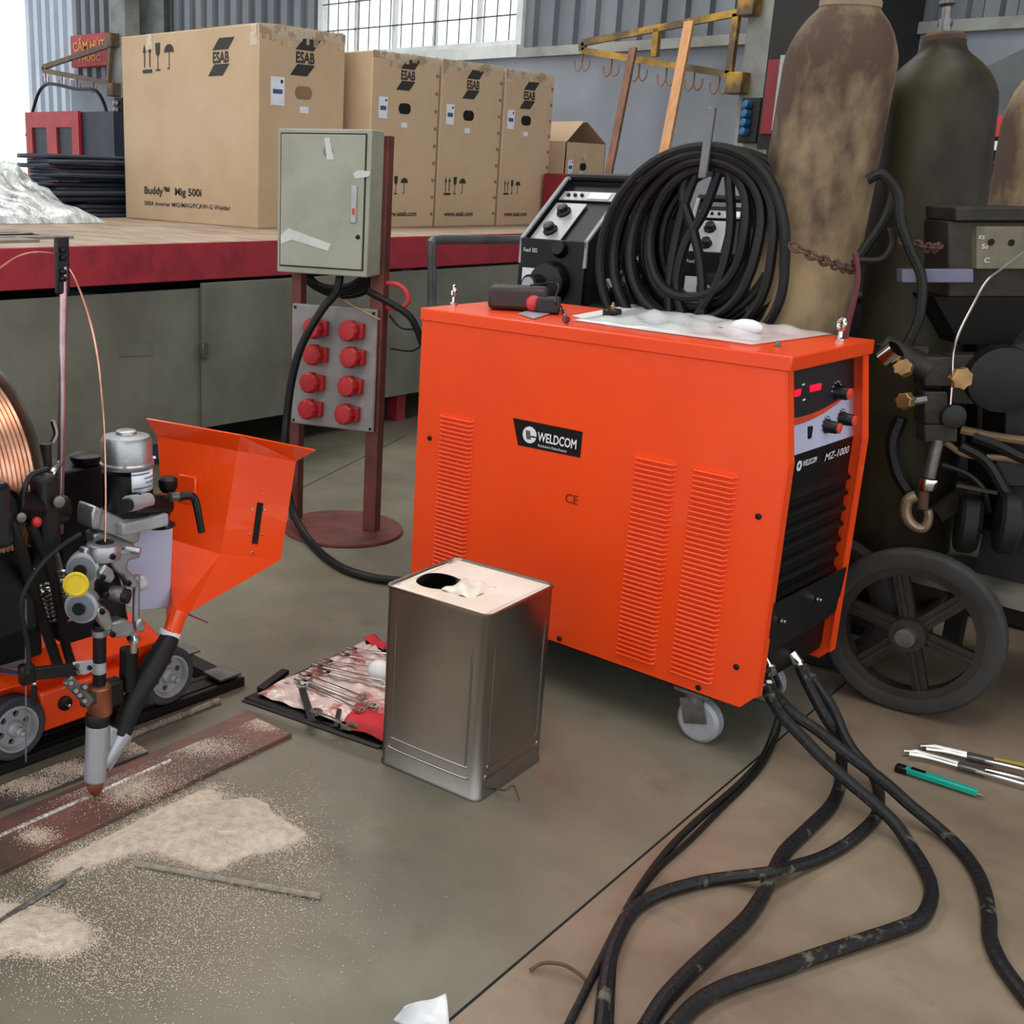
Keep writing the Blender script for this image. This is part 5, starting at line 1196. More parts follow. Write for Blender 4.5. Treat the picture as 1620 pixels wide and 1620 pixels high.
    B().cyl(p(72, 702, -1.78), p(74, 742, -1.78), .010).build('grey_bush', M_dirt, t)
    # ---- feed motor
    XM = -1.66
    mt, mb = p(207, 686, XM), p(207, 815, XM); rad = .0455
    zt, z1, z2 = mt.z-.004, p(207, 742, XM).z, p(207, 815, XM).z
    cx = XM-.02; cy = mt.y+.004
    mo = B().lathe([(rad*.98, 0), (rad, .004), (rad, z1-z2-.006)], (cx, cy, z2-.002), (0, 0, 1), 36).build('feed_motor', M_blk, t)
    B().lathe([(rad*1.02, 0), (rad*1.06, .003), (rad*1.06, .008), (rad*1.0, .011), (rad*1.0, zt-z1-.012), (rad*.9, zt-z1-.004), (rad*.42, zt-z1), (rad*.4, zt-z1+.005), (rad*.3, zt-z1+.007)], (cx, cy, z1), (0, 0, 1), 36).build('motor_cap', M_alu, mo)
    for a in (-.7, 1.2): B().lathe([(.004, 0), (.003, .005)], (cx+rad*1.03*math.cos(a), cy+rad*1.03*math.sin(a), z1+.012), (math.cos(a), math.sin(a), 0), 8).build('screw', M_chr, mo)
    # curved label
    lb = B(); n = 8; a0, a1 = -.45, .72
    lz0, lz1 = p(220, 773, XM).z, p(220, 740, XM).z
    lb.add([(cx+(rad+.0006)*math.cos(a0+(a1-a0)*i/n), cy+(rad+.0006)*math.sin(a0+(a1-a0)*i/n), z) for i in range(n+1) for z in (lz0, lz1)], [(2*i, 2*i+2, 2*i+3, 2*i+1) for i in range(n)])
    lb.build('motor_label', M_lab, mo, solid=.0006)
    lb = B()
    for k, (s0, s1) in enumerate(((.0, .7), (.45, .95), (.5, .9), (.05, .8))):
        zz = lz0+(lz1-lz0)*(.85-.22*k)
        lb.add([(cx+(rad+.0014)*math.cos(a0+(a1-a0)*s), cy+(rad+.0014)*math.sin(a0+(a1-a0)*s), zz+dz) for s in [s0+(s1-s0)*i/4 for i in range(5)] for dz in (0, .0022)], [(2*i, 2*i+2, 2*i+3, 2*i+1) for i in range(4)])
    lb.build('printed_lines', M_blue, mo, smooth=False)
    # gearbox flange and bracket plate
    B().obox((cx, cy, z2-.012), (.055, 0, 0), (0, .05, 0), (0, 0, .012)).build('gearbox', M_alup, t, bevel=.004)
    gq = p(200, 850, XM); B().poly([p(146, 812, -1.64), p(150, 800, -1.64), p(222, 832, -1.64), p(222, 856, -1.64), p(212, 862, -1.64), p(146, 836, -1.64)], (-.05, 0, 0)).build('gearbox_arm', M_alu, t, bevel=.004)
    # pale grey backing plate
    B().poly([p(196, 840, -1.70), p(274, 836, -1.70), p(269, 962, -1.70), p(222, 966, -1.70), p(200, 960, -1.70)], (-.012, 0, 0)).build('backing_plate', mat('lilac_grey', (178, 182, 206), .45, rgb2=(170, 174, 198)), t, bevel=.002)
    # cross clamp, knob and lever beside the hopper
    XK = -1.64
    cl = B().cyl(p(212, 795, XK+.02), p(262, 800, XK-.02), .018).build('clamp_barrel', M_blk, t)
    B().cyl(p(203, 797, XK+.035), p(234, 792, XK+.01), .0145).build('clamp_collar', M_alup, cl)
    B().cyl(p(198, 800, XK+.04), p(206, 798, XK+.032), .012).build('clamp_end', M_blk, cl)
    B().cyl(p(255, 784, XK-.02), p(250, 828, XK-.02), .02).build('clamp_post', M_blk, cl)
    B().lathe([(.028, 0), (.03, .003), (.026, .006), (.012, .014)], p(252, 832, XK-.02), (0, 0, 1), 24).build('clamp_base', M_blk, cl)
    B().lathe([(.012, 0), (.016, .006), (.018, .012), (.018, .024), (.014, .028)], p(266, 778, XK-.02), (0, 0, 1), 16).build('knob', M_blk, cl)
    B().tube([p(280, 787, XK), p(298, 784, XK+.01), p(308, 790, XK+.015), p(313, 810, XK+.02), p(319, 842, XK+.025)], lambda s: .0085-.0015*s, n=10).build('clamp_lever', M_blk, cl)
    B().cyl(p(268, 786, XK), p(284, 786, XK), .009).build('lever_hub', M_ste, cl)
    # ---- feed head casting
    hd = thing_part = B()
    hd.lathe([(.022, 0), (.030, .004), (.031, .022), (.028, .030), (.022, .032)], p(164, 886, XT), (0, 0, 1), 28)
    fh = hd.build('feed_head', M_alu, t)
    B().lathe([(.017, 0), (.017, .005), (.012, .006)], p(166, 862, XT), (0, 0, 1), 20).build('inlet_bush', M_blk, fh)
    B().poly([p(148, 845, -1.66), p(168, 838, -1.66), p(214, 862, -1.66), p(220, 878, -1.66), p(205, 884, -1.66), p(152, 868, -1.66)], (-.03, 0, 0)).build('head_bridge', M_alu, fh, bevel=.004)
    B().poly([p(x, y, XT-.012) for x, y in ((140, 882), (182, 880), (196, 930), (206, 990), (182, 1004), (150, 985), (142, 930))], (-.03, 0, 0)).build('head_block', M_blkm, fh, bevel=.006)
    # left pressure wheels
    for x, y, xo in ((130, 902, .0), (128, 962, .01)):
        c = p(x, y, XT+xo); axd = V((.72, -.69, .05)).normalized()
        w0 = B().lathe([(.012, .002), (.024, .0), (.029, -.004), (.029, -.03), (.02, -.034)], c, axd, 28).build('pressure_wheel', M_alup, fh)
        B().lathe([(.008, -.02), (.010, .004), (.019, .0035), (.024, .0025)], c, axd, 24).build('wheel_face', mat('steel_blue', (110, 116, 124), .5, .4), w0)
        B().lathe([(.011, 0), (.011, .0015)], c+axd*.003-V((0, .004, 0)), axd, 18).build('bore', M_dark, w0)
    c = p(120, 924, XT+.02); axd = V((.85, -.5, .1)).normalized()
    B().lathe([(.005, -.02), (.017, -.002), (.021, 0), (.022, .003), (.018, .005), (.016, .0035)], c, axd, 24).build('yellow_cap', M_yel, fh)
    B().poly([p(x, y, XT) for x, y in ((134, 868), (146, 866), (152, 920), (150, 946), (158, 978), (146, 984), (132, 945), (134, 895))], (-.02, 0, 0)).build('head_cheek', M_alu, fh, bevel=.004)
    # pressure arms
    def arm(pts, x0, th, nm, m=M_alu): return B().poly([p(x, y, x0) for x, y in pts], (-th, 0, 0)).build(nm, m, fh, bevel=.004)
    arm([(170, 872), (200, 870), (222, 874), (224, 882), (204, 888), (202, 900), (214, 912), (222, 924), (216, 932), (206, 930), (196, 912), (186, 906), (178, 896)], XT+.02, .025, 'upper_arm')
    arm([(168, 892), (180, 902), (184, 914), (176, 924), (160, 918), (158, 906)], XT+.028, .018, 'roller_bracket')
    arm([(154, 966), (164, 958), (174, 968), (180, 986), (178, 1000), (168, 998), (158, 984)], XT+.03, .018, 'lower_link')
    arm([(172, 986), (196, 980), (212, 986), (216, 1000), (204, 1008), (184, 1010), (172, 1006)], XT+.026, .03, 'lower_arm')
    arm([(216, 984), (226, 978), (232, 992), (226, 1002), (216, 1000)], XT+.02, .012, 'arm_ear')
    B().cyl(p(176, 938, XT+.01), p(196, 942, XT+.03), .015, n=20).build('feed_roller', M_ste, fh)
    B().cyl(p(194, 942, XT+.03), p(204, 944, XT+.04), .013, n=20).build('roller_cap', M_blk, fh)
    B().cyl(p(216, 910, XT+.01), p(215, 985, XT+.01), .0065, n=14).build('spring_rod', M_alu, fh)
    B().lathe([(.014, 0), (.016, .003), (.014, .006), (.008, .01)], p(222, 922, XT), (.8, -.4, .5), 18).build('adjuster_nut', M_alup, fh)
    B().cyl(p(200, 868, XT+.01), p(222, 872, XT+.03), .007).build('pivot_pin', M_alu, fh)
    for x, y in ((162, 913), (203, 922), (161, 967), (178, 1003), (178, 880), (168, 940), (160, 950)):
        b = B().lathe([(.0055, 0), (.0055, .004), (.003, .0045), (.0028, .002)], p(x, y, XT+.03), (1, -.3, 0), 12); b.build('cap_screw', M_scr, fh)
    # tension screw under the arm
    B().cyl(p(212, 1008, XT+.005), p(211, 1032, XT+.005), .007).lathe([(.012, 0), (.014, .006), (.008, .012)], p(212, 1014, XT+.005), (0, 0, 1), 14).build('tension_screw', M_chr, fh)
    B().cyl(p(204, 1026, XT-.01), p(203, 1090, XT-.01), .017, n=20).build('tension_sleeve', M_blk, fh)
    # ---- torch
    to_ = B().cyl(p(158, 988, XT), p(157, 1086, XT), .0118, n=20).build('torch_tube', M_blk, t)
    B().lathe([(.0125, 0), (.0135, .001), (.0135, .011), (.0125, .012)], p(157, 1006, XT), (0, 0, 1), 20).build('ring', M_alu, to_)
    B().lathe([(.012, 0), (.0128, .001), (.0128, .02), (.012, .021)], p(157, 1064, XT), (0, 0, 1), 20).build('ring', M_alup, to_)
    q = p(158, 1128, XT); B().lathe([(.022, 0), (.0225, .002), (.0225, .052), (.018, .055), (.012, .056)], q, (0, 0, 1), 28).build('copper_clamp', M_cop, to_)
    B().obox(q+V((-.005, .028, .03)), (.014, 0, 0), (0, .02, 0), (0, 0, .024)).build('clamp_ear', M_blk, to_, bevel=.004)
    B().obox(q+V((.008, -.026, .04)), (.008, 0, 0), (0, .016, 0), (0, 0, .012)).build('clamp_ear', M_dirt, to_, bevel=.003)
    B().bar(p(106, 1074, XT+.012), p(142, 1112, XT+.012), .02, .014, up=(1, 0, 0)).build('clamp_link', M_ste, to_, bevel=.003)
    for x, y in ((112, 1080), (120, 1092), (134, 1086), (134, 1108), (126, 1099)): B().lathe([(.006, 0), (.007, .003), (.004, .008)], p(x, y, XT+.02), (1, -.5, .3), 8).build('bolt', M_ste, to_)
    q = p(155, 1146, XT); B().lathe([(.020, 0), (.022, .002), (.022, .018), (.020, .024)], q, (0, 0, 1), 24).build('insulator', M_blk, to_)
    # aluminium nozzle with slanted flux inlet and copper tip
    q0 = p(150, 1236, XT); q1 = p(155, 1145, XT)
    nz = B().lathe([(.0165, 0), (.0195, .004), (.0215, (q1-q0).length-.002), (.020, (q1-q0).length)], q0, q1-q0, 30).build('flux_nozzle', mat('satin_alu', (178, 180, 186), .42, .6, rgb2=(166, 168, 176)), to_)
    B().poly([p(170, 1146, XT-.004), p(206, 1160, XT-.004), p(196, 1178, XT-.004), p(168, 1222, XT-.004)], (.010, 0, 0)).build('inlet_branch', MC['satin_alu'], nz, bevel=.004)
    B().cyl(p(196, 1158, XT), p(164, 1212, XT), .0195, .010, n=24).build('inlet_pipe', MC['satin_alu'], nz)
    B().lathe([(.004, 0), (.010, .004), (.0145, .014), (.0155, .022), (.015, .028)], p(151, 1258, XT), (0, 0, 1), 24).build('contact_tip', M_cop, nz)
    B().cyl((q0.x, q0.y-.001, .013), p(151, 1252, XT), .002).build('wire_end', M_rust, nz)
    # hopper hose
    B().tube([p(270, 1004, -1.66), p(262, 1022, -1.65), p(240, 1060, -1.635), p(212, 1108, XT), p(192, 1162, XT)], lambda s: .0175+.0045*math.sin(PI*s), n=18).build('flux_hose', M_rub, t)
    # pointer bracket at the left with its fine rod
    XQ = -1.62
    br = B().bar(p(34, 1068, XQ), p(122, 1058, XQ), .012, .022, up=(0, 0, 1)).build('pointer_arm', M_blkm, t, bevel=.002)
    B().obox(p(42, 1066, XQ), (.01, 0, 0), (0, .013, 0), (0, 0, .018)).build('arm_joint', M_blk, br, bevel=.005)
    B().poly([p(116, 1048, XQ+.006), p(148, 1044, XQ+.006), p(148, 1062, XQ+.006), p(136, 1068, XQ+.006), p(116, 1068, XQ+.006)], (-.004, 0, 0)).build('clamp_plate', M_alup, br, bevel=.002)
    for x, y, m in ((121, 1053, M_ste), (122, 1062, M_ste), (141, 1056, M_blk)): B().lathe([(.0045, 0), (.004, .005)], p(x, y, XQ+.006), (1, 0, 0), 8).build('bolt', m, br)
    B().cyl(p(41, 948, XQ), p(41, 1205, XQ), .0016, n=6).build('pointer_rod', M_ste, br)
    B().cyl(p(54, 1086, XQ), p(54, 1115, XQ), .0052).build('rod_grip', M_blk, br); B().sphere(p(54, 1081, XQ), .0048).build('rod_nut', M_chr, br)
    # ---- springs, hoses
    def spring(x0, y0, x1, y1, r, X, turns, m=M_chr):
        a, b_ = p(x0, y0, X), p(x1, y1, X); u, w_ = perp(b_-a); n = turns*10
        B().tube([a+(b_-a)*(i/n)+(u*math.cos(2*PI*i/10)+w_*math.sin(2*PI*i/10))*r for i in range(n+1)], .0028, n=5, raw=True).build('cable_spring', m, t)
    spring(76, 925, 84, 978, .013, -1.76, 8); spring(100, 905, 110, 978, .014, -1.76, 9)
    B().cyl(p(84, 855, -1.79), p(98, 910, -1.78), .006).build('steel_stem', M_ste, t)
    for pts, r in ((((8, 800), (30, 860), (48, 920), (66, 975), (84, 1030), (96, 1066)), .0125), (((48, 830), (80, 900), (94, 960), (104, 1020), (118, 1064)), .011), (((-20, 780), (10, 790), (30, 830)), .014)):
        B().tube([p(x, y, -1.62-.12*min(1, max(0, (y-860)/150))) for x, y in pts], r*.82, n=10).build('hose', M_rub, t)
    B().tube([p(x, y, -1.605) for x, y in ((128, 845), (100, 862), (68, 890), (44, 925), (34, 955), (38, 990), (45, 1030), (44, 1066))], .0042, n=8).build('sensor_lead', M_rub, t)
    B().tube([p(x, y, -1.60) for x, y in ((75, 742), (50, 752), (38, 775), (36, 800))], .005, n=8).build('thin_cable', M_blk, t)
    B().sphere(p(58, 826, -1.60), .009, 10).build('indicator_lamp', M_red, t)
    B().cyl(p(42, 775, -1.72), p(78, 795, -1.72), .012).build('cable_joint', M_blkm, t)
    return t
tractor()

# ---- flux hopper (hung on the tractor)
def hopper():
    t = [o for o in bpy.data.objects if o.name == 'welding_tractor'][0]
    A, C1, Dd = V((-1.84, 1.33, .605)), V((-1.671, 1.391, .6)), V((-1.665, 1.535, .555))
    A = PX(250, 690, -1.84); C1 = PX(376, 713, -1.671); Dd = PX(467, 730, -1.655); E = A+Dd-C1+V((-.02, 0, 0))
    C2 = PX(349, 877, -1.665); nL = (C1-A).cross(C2-A).normalized(); nR = (Dd-C1).cross(C2-C1).normalized()
    A1 = PP(262, 850, A, nL); D2 = PP(443, 885, C1, nR); E1 = A1+D2-C2+V((-.02, 0, 0))
    sA, sC, sD, sE = PX(264, 978, -1.70), PX(276, 968, -1.66), PX(300, 968, -1.66), PX(290, 962, -1.70)
    top, mid, bot = [A, C1, Dd, E], [A1, C2, D2, E1], [sA, sC, sD, sE]
    b = B(); vs = top+mid+bot
    fs = [(k*4+i, k*4+(i+1) % 4, (k+1)*4+(i+1) % 4, (k+1)*4+i) for k in range(2) for i in range(4)]
    b.add(vs, fs); h = b.build('flux_hopper', M_oru, t, smooth=False, solid=.003)
    # flared lip, all four sides
    la, lc, ld = PX(232, 662, -1.84), PX(380, 688, -1.64), PX(499, 712, -1.60); le = la+ld-lc+V((-.03, 0, .0))
    lip = [la, lc, ld, le]; b = B(); b.add(lip+top, [(i, (i+1) % 4, 4+(i+1) % 4, 4+i) for i in range(4)]); b.build('hopper_lip', M_oru, h, smooth=False, solid=.003)
    # viewing slot with rivets on the right face
    n = ((Dd-C1).cross(C2-C1)).normalized()
    if n.x < 0: n = -n
    s0, s1 = PP(411, 795, C1, n), PP(402, 860, C1, n); ud = (Dd-C1).normalized()
    B().poly([s0-ud*.007+n*.002, s0+ud*.007+n*.002, s1+ud*.007+n*.002, s1-ud*.007+n*.002], n*.001).build('viewing_slot', M_dark, h, smooth=False)
    for q in ((397, 805), (394, 845), (414, 846), (416, 806), (415, 780), (398, 874)):
        c = PP(*q, C1, n); B().lathe([(.003, 0), (.002, .0025)], c+n*.002, n, 8).build('rivet', M_chr, h)
    n2 = ((C1-A).cross(A1-A)).normalized()
    if n2.y > 0: n2 = -n2
    # welded bracket on the left face
    q = PP(300, 775, A, n2); u2 = (C1-A).normalized()
    B().obox(q+n2*.006, u2*.02, V((0, 0, .03)), n2*.004).build('hopper_bracket', M_oru, h, bevel=.004)
    # spout and hose band
    B().lathe([(.0165, 0), (.017, .002), (.019, .048)], PX(271, 1002, -1.66), (PX(286, 958, -1.66)-PX(271, 1002, -1.66)), 24).build('spout', M_oru, h)
    B().lathe([(.019, 0), (.021, .001), (.021, .009), (.019, .010)], PX(267, 1006, -1.66), (PX(286, 958, -1.66)-PX(271, 1002, -1.66)), 24).build('hose_clamp', M_whi, h)
    B().bar(PX(298, 972, -1.66), PX(326, 984, -1.66), .012, .003).build('shut_off_slide', M_redb, h)
hopper()

# ------------------------------------------------------------------ guide rails
t = thing('guide_rail', (-1.86, 1.1, 0), 'black guide rail frame on the floor under the orange tractor', 'rail')
xn = -1.83; y1 = PZ(383, 1083).y
B().box(xn-.07, .4, 0, xn, y1, .010).box(xn-.07, .4, .01, xn-.055, y1, .0215).box(xn-.012, .4, .01, xn, y1, .0215).box(xn-.055, .4, .01, xn-.02, y1, .020).build('near_rail', M_blkm, t, bevel=.001)
B().box(xn-.40, .4, 0, xn-.32, y1, .0215).build('far_rail', M_blkm, t, bevel=.001)
B().box(xn-.40, y1-.06, .0, xn-.02, y1-.02, .03).build('cross_bar', M_blkm, t, bevel=.001)
for yy in (y1-.04,): 
    B().box(xn-.06, yy-.03, .03, xn-.0, yy+.03, .036).build('corner_plate', M_ste, t, bevel=.001); B().box(xn-.22, yy-.02, .03, xn-.16, yy+.04, .036).build('corner_plate', M_ste, t, bevel=.001)

# ------------------------------------------------------------------ workpiece, flux, rods
zp = .010
c = [PZ(-40, 1352, zp), PZ(-40, 1405, 0), PZ(462, 1160, zp), PZ(395, 1124, zp)]
e0, e1 = PZ(0, 1378, zp), PZ(462, 1160, zp); f1 = PZ(392, 1124, zp)
dy = (e1-e0).normalized(); back = V((f1.x-e1.x, f1.y-e1.y, 0))
P4 = [e0-dy*.5, e1, e1+back, e0-dy*.5+back]
t = thing('steel_plate', (-1.6, 1.0, 0), 'long reddish steel plate with a fresh weld seam under the torch', 'plate')
B().poly([V((p.x, p.y, 0)) for p in P4], (0, 0, zp)).build('plate', M_plate, t, bevel=.001)
w0, w1 = PZ(0, 1322, zp), PZ(270, 1203, zp); w0 = w0-(w1-w0).normalized()*.3
B().tube([w0, (w0+w1)/2, w1], .0042, n=8).build('weld_bead', M_weld, t)
# second plate edge behind
g0, g1 = PZ(0, 1290, .006), PZ(120, 1232, .006)
gd = (g1-g0).normalized(); q = g1-gd*.05
c1, c2 = PZ(250, 1155, 0), PZ(0, 1262, 0)
tag(B().poly([V((-1.72, .55, 0)), V((-1.715, 1.20, 0)), V((-1.79, 1.20, 0)), V((-1.79, .55, 0))], (0, 0, .006)).build('steel_plate', mat('dark_plate', (66, 62, 56), .6, rgb2=(110, 100, 90), scale=9)), 'dull dark steel plate between the rail and the reddish plate', 'plate')
def rod(p0, p1, r, m, lab, nm='slag_strip'):
    a, b_ = PZ(*p0, r), PZ(*p1, r); n = 24; random.seed(int(p0[0])); side = (b_-a).cross(V((0, 0, 1))).normalized()
    pts = [a+(b_-a)*(i/n)+side*random.uniform(-.0008, .0008) for i in range(n+1)]
    return tag(B().tube(pts, lambda s: r*(1+.12*math.sin(60*s)), n=8, raw=True).build(nm, m), lab, 'slag strip' if nm == 'slag_strip' else 'rod')
rod((215, 1366), (507, 1418), .0055, M_slag, 'rough pale slag strip lying across the spilled flux')
rod((205, 1164), (347, 1108), .0065, M_slag, 'rough slag strip lying between the rail and the reddish plate')
rod((-20, 1470), (103, 1394), .004, M_ste, 'thin dark steel rod at the left edge on the spilled flux', 'steel_rod')
rod((10, 1448), (130, 1372), .0025, M_slag, 'thin dusty rod beside the dark steel rod at the left edge', 'steel_rod')
# flux: low mounds and loose grains
def mound(pts, h, name, label):
    P = [PZ(x, y, 0) for x, y in pts]; P = interp(P, 6, True); c = sum(P, V())/len(P); n = len(P); K = 12
    vs = []
    for k in range(K+1):
        s = k/K
        for i, q in enumerate(P):
            j = 1+.035*math.sin(i*.61)*s+.02*math.sin(i*1.7+1)*s
            v = c+(q-c)*(s*j); v.z = .0002+h*(1-s**1.6)*(.85+.15*math.sin(i*.25+k*1.1)); vs.append(v)
    fs = [(k*n+i, k*n+(i+1) % n, (k+1)*n+(i+1) % n, (k+1)*n+i) for k in range(K) for i in range(n)]
    RIMS.append((P, c)); return tag(B().add(vs, fs).build(name, M_flux), label, 'flux', kind='stuff')
RIMS = []
mound([(262, 1288), (320, 1268), (400, 1264), (440, 1288), (480, 1322), (452, 1340), (400, 1352), (345, 1376), (305, 1372), (255, 1350), (215, 1340), (225, 1312)], .011, 'flux_spill', 'large pale heap of spilled welding flux right of the reddish plate')
mound([(-30, 1440), (60, 1432), (112, 1450), (142, 1480), (118, 1502), (80, 1512), (20, 1505), (-30, 1515)], .008, 'flux_spill', 'pale heap of spilled welding flux at the left edge of the floor')
mound([(250, 1282), (330, 1248), (348, 1262), (310, 1290), (262, 1330), (200, 1352), (130, 1376), (90, 1388), (84, 1368), (150, 1334)], .005, 'flux_spill', 'thin strip of spilled flux along the edge of the reddish plate')
def grains():
    random.seed(9); vs = []; fs = []
    oc = [(1, 0, 0), (-1, 0, 0), (0, 1, 0), (0, -1, 0), (0, 0, 1), (0, 0, -1)]
    of = [(0, 2, 4), (2, 1, 4), (1, 3, 4), (3, 0, 4), (2, 0, 5), (1, 2, 5), (3, 1, 5), (0, 3, 5)]
    def g(p, s):
        o = len(vs); a = random.uniform(0, PI)
        for x, y, z in oc: vs.append((p.x+(x*math.cos(a)-y*math.sin(a))*s, p.y+(x*math.sin(a)+y*math.cos(a))*s*.8, p.z+z*s*.7)); 
        fs.extend([tuple(i+o for i in f_) for f_ in of])
    blobs = [((330, 1310), (120, 42), 2600), ((220, 1350), (110, 30), 1900), ((330, 1420), (150, 60), 2600), ((120, 1400), (120, 60), 1800), ((70, 1480), (90, 40), 2000), ((180, 1530), (160, 60), 2300), ((460, 1370), (60, 40), 700), ((300, 1480), (180, 90), 1500), ((60, 1330), (90, 40), 700), ((480, 1260), (50, 60), 220), ((450, 1330), (50, 40), 600)]
    for (cx, cy), (sx, sy), n in blobs:
        for _ in range(int(n*1.35)):
            x, y = random.gauss(cx, sx*.6), random.gauss(cy, sy*.6)
            if y > 1630: continue
            p = PZ(x, y, 0); on = False
            # keep off the plate
            if p.x < -1.565 and p.y < 1.5: continue
            s = random.uniform(.0007, .0017); p.z = s*.6; g(p, s)
    for P, c_ in RIMS:
        for _ in range(5200):
            q = random.choice(P); k_ = random.gauss(1.0, .11); p = c_+(q-c_)*k_+V((random.gauss(0, .006), random.gauss(0, .006), 0))
            if p.x < -1.565: continue
            s = random.uniform(.0008, .0017); p.z = s*.6; g(p, s)
    B_ = B(); B_.add(vs, fs)
    return tag(B_.build('flux_grains', M_flux, smooth=False), 'loose scattered grains of pale welding flux over the floor', 'flux', kind='stuff')
grains()
def grains_back():
    random.seed(29); vs = []; fs = []
    oc = [(1, 0, 0), (-1, 0, 0), (0, 1, 0), (0, -1, 0), (0, 0, 1)]; of = [(0, 2, 4), (2, 1, 4), (1, 3, 4), (3, 0, 4)]
    for (cx, cy), (sx, sy), n in (((40, 1240), (60, 14), 3600), ((110, 1215), (50, 12), 2600), ((215, 1180), (30, 12), 1500)):
        for _ in range(n):
            p = PZ(random.gauss(cx, sx*.6), random.gauss(cy, sy*.6), .006)
            if not (-1.79 < p.x < -1.716 and .55 < p.y < 1.2): continue
            s = random.uniform(.0005, .0014); o = len(vs)
            for X_, Y_, Z_ in oc: vs.append((p.x+X_*s, p.y+Y_*s, .006+Z_*s*1.2))
            fs.extend([tuple(i+o for i in f_) for f_ in of])
    b = B(); b.add(vs, fs); return tag(b.build('flux_grains', M_flux, smooth=False), 'pale flux grains on the dull plate beside the black rail', 'flux', kind='stuff')
grains_back()
def grains_plate():
    random.seed(19); b = B(); vs = []; fs = []
    oc = [(1, 0, 0), (-1, 0, 0), (0, 1, 0), (0, -1, 0), (0, 0, 1)]; of = [(0, 2, 4), (2, 1, 4), (1, 3, 4), (3, 0, 4)]
    for (cx, cy), (sx, sy), n in (((425, 1142), (34, 12), 3600), ((400, 1130), (40, 8), 1600), ((310, 1180), (60, 14), 4200), ((205, 1245), (45, 20), 4200), ((90, 1250), (80, 14), 2200), ((60, 1322), (26, 12), 1500), ((200, 1230), (140, 50), 4200)):
        for _ in range(n):
            x, y = random.gauss(cx, sx*.6), random.gauss(cy, sy*.6); p = PZ(x, y, zp)
            u_ = (p-e0).dot(back.normalized()); w_ = (p-e1).dot(dy)
            if u_ < .004 or u_ > back.length-.004 or w_ > -.004: continue
            s = random.uniform(.0004, .0011); o = len(vs)
            for X_, Y_, Z_ in oc: vs.append((p.x+X_*s, p.y+Y_*s, zp+Z_*s*1.2))
            fs.extend([tuple(i+o for i in f_) for f_ in of])
    b.add(vs, fs); return tag(b.build('flux_grains', M_flux, smooth=False), 'pale flux grains dusted over the reddish steel plate', 'flux', kind='stuff')
grains_plate()

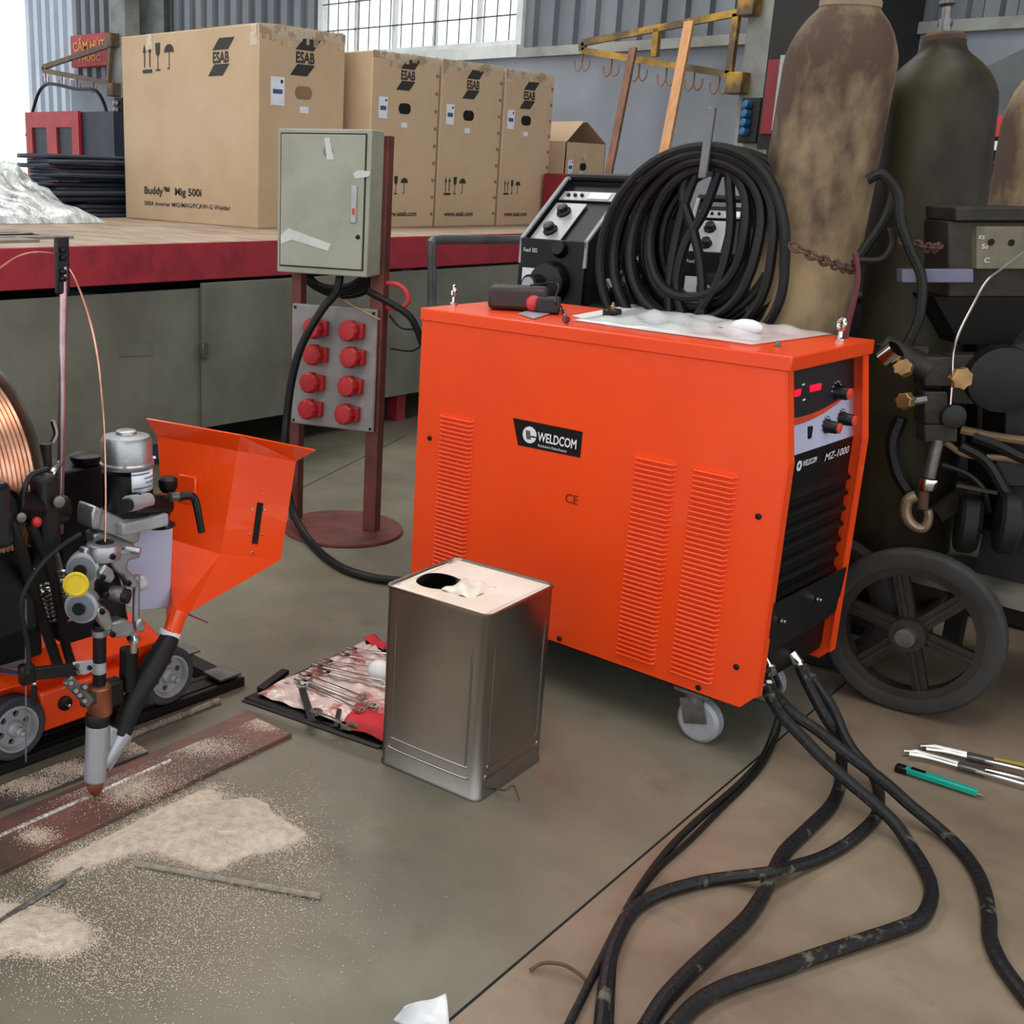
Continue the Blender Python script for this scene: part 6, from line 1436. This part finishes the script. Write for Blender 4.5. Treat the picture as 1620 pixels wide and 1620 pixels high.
# ------------------------------------------------------------------ tool roll with wrenches
def toolroll():
    q = [PZ(386, 1106, .004), PZ(586, 1012, .004), PZ(640, 1050, .004), PZ(640, 1196, .004)]
    t = thing('tool_roll', (q[0]+q[2])/2, 'open red and black tool roll with wrenches behind the tin can', 'tool roll')
    def S(u, v, h=0): p = (q[0]*(1-u)+q[3]*u)*(1-v)+(q[1]*(1-u)+q[2]*u)*v; return V((p.x, p.y, .004+h))
    B().poly([V((p.x, p.y, .0)) for p in q], (0, 0, .008)).build('backing', M_blk, t, bevel=.002)
    b = B(); b.grid(lambda u, v: S(.04+.92*u, .05+.88*v, .010+.004*math.sin(13*u+7*v)*math.sin(11*v)+.002*math.sin(41*u-17*v)), 36, 30); b.build('clear_pockets', M_foil, t)
    b = B(); b.grid(lambda u, v: S(.62+.36*u, .02+.25*v, .013+.004*math.sin(9*u+4)*math.sin(8*v+2)), 14, 10); b.build('red_flap', M_cloth, t, solid=.001)
    b = B(); b.grid(lambda u, v: S(.0+.5*u, .93+.09*v, .013+.003*math.sin(9*u)), 10, 4); b.build('red_flap', M_cloth, t, solid=.001)
    for (x0, y0), (x1, y1), w_ in (((478, 1090), (494, 1142), .016), ((537, 1122), (531, 1150), .010), ((385, 1108), (600, 1183), .012)):
        a, c = PZ(x0, y0, .022), PZ(x1, y1, .022); B().bar(a, c, w_, .003).build('strap', M_blk, t, smooth=False)
    a, c = PZ(412, 1092, .012), PZ(452, 1062, .014); B().bar(a, c, .02, .012).build('strap_end', M_blk, t, bevel=.002)
    B().tube([PZ(446, 1081, .012), PZ(475, 1090, .012), PZ(420, 1080, .012)][0:2], .004, n=6).build('buckle_pin', M_chr, t)
    # combination wrenches
    WLAB = ['chrome wrench in the tool roll, second long one behind the front strap', 'chrome wrench in the tool roll lying on top of the crossed pair', 'longest chrome wrench at the middle of the tool roll', 'chrome wrench just behind the longest one in the tool roll', 'chrome wrench passing in front of the white roll', 'chrome wrench behind the white roll near the back of the tool roll',
            'chrome wrench with its open jaw on the red flap at the front edge', 'chrome wrench under the front strap of the tool roll', 'rearmost chrome wrench in the tool roll']
    def wrench(p0, p1, s, z):
        a, c = PZ(*p0, z), PZ(*p1, z); d = (c-a); d.z = 0; L = d.length; d.normalize(); n = V((-d.y, d.x, 0)); th = V((0, 0, .004*s))
        o = thing('wrench', a, WLAB.pop(0), 'wrench', 'wrenches in the tool roll')
        hw = .0045*s; r = .013*s
        B().poly([a+n*hw, a+d*(L)+n*hw, a+d*(L)-n*hw, a-n*hw], th).build('shank', M_chr, o, bevel=.001)
        hd = [(-.2, 1.1), (.6, 1.15), (1.5, .85), (1.7, .45), (.6, .5), (.35, 0), (.6, -.5), (1.7, -.45), (1.5, -.85), (.6, -1.15), (-.2, -1.1), (-.8, -.5), (-.8, .5)]
        B().poly([a-d*(x*r)+n*(y*r) for x, y in hd], th).build('open_jaw', M_chr, o)
        B().ring(c+V((0, 0, 0)), (0, 0, 1), r, r*.55, .005*s, 16).build('ring_end', M_chr, o)
    for p0, p1, s, z in (((480, 1078), (590, 1118), 1.0, .018), ((487, 1070), (575, 1104), .95, .026), ((515, 1065), (620, 1090), 1.1, .02), ((505, 1055), (610, 1078), .9, .026), ((520, 1048), (620, 1062), .9, .02), ((548, 1038), (625, 1052), .85, .02), ((548, 1148), (500, 1128), 1.1, .02), ((480, 1084), (570, 1125), .9, .016), ((560, 1028), (622, 1036), .8, .02)):
        wrench(p0, p1, s, z)
    b = B().sphere(PZ(602, 1062, .03), .032, 16, (1, .8, .8)); tag(b.build('white_roll', M_whi), 'white round roll on the tool roll partly behind the tin can', 'roll')
toolroll()

# ------------------------------------------------------------------ tools at the right
def knife():
    a, c = PZ(1432, 1218, .008), PZ(1546, 1256, .008); d = (c-a).normalized(); n = V((-d.y, d.x, 0))
    t = thing('utility_knife', a, 'teal and black utility knife lying on the floor at the right', 'knife')
    L = (c-a).length; B().poly([a+n*.009-V((0, 0, .004)), a+d*L*.9+n*.0075-V((0, 0, .004)), a+d*L+n*.004-V((0, 0, .004)), a+d*L-n*.006-V((0, 0, .004)), a-n*.009-V((0, 0, .004))], (0, 0, .012)).build('handle', M_teal, t, bevel=.002)
    B().obox(a-d*.006, d*.012, n*.010, V((0, 0, .007))).build('end_cap', M_blk, t, bevel=.003)
    B().bar(a+d*.01+V((0, 0, .008)), a+d*L*.28+V((0, 0, .008)), .009, .003).build('slider', M_blk, t)
    B().cyl(c, c+d*.016, .004, .001).build('blade_tip', M_ste, t)
knife()
def clamp(p0, p1, grip, label, z):
    a, c = PZ(*p0, z), PZ(*p1, z); d = (c-a).normalized(); n = V((-d.y, d.x, 0)); L = (c-a).length
    t = thing('locking_pliers', a, label, 'pliers')
    Z = V((0, 0, 1))
    B().tube([a-d*.0-n*.006, a+d*.03+n*.008, a+d*L*.45+n*.006, a+d*L*.6], .0045, n=8).build('jaw', M_chr, t)
    B().tube([a+d*.012-n*.014, a+d*.05-n*.005, a+d*L*.45-n*.006, a+d*L*.6], .0045, n=8).build('jaw', M_chr, t)
    B().obox(a+d*L*.5, d*.025, n*.011, Z*.005).build('pivot', M_ste, t, bevel=.003)
    B().bar(a+d*L*.52+n*.008, a+d*L+n*.016, .010, .009).build('handle', grip, t, bevel=.003)
    B().bar(a+d*L*.52-n*.006, a+d*L-n*.010, .010, .009).build('handle', M_chr, t, bevel=.003)
clamp((1430, 1186), (1650, 1246), M_chr, 'long chrome locking pliers on the floor just above the teal knife', .012)
clamp((1455, 1178), (1650, 1222), M_gold, 'gold-handled pliers on the floor at the right edge, farthest of the tools', .012)
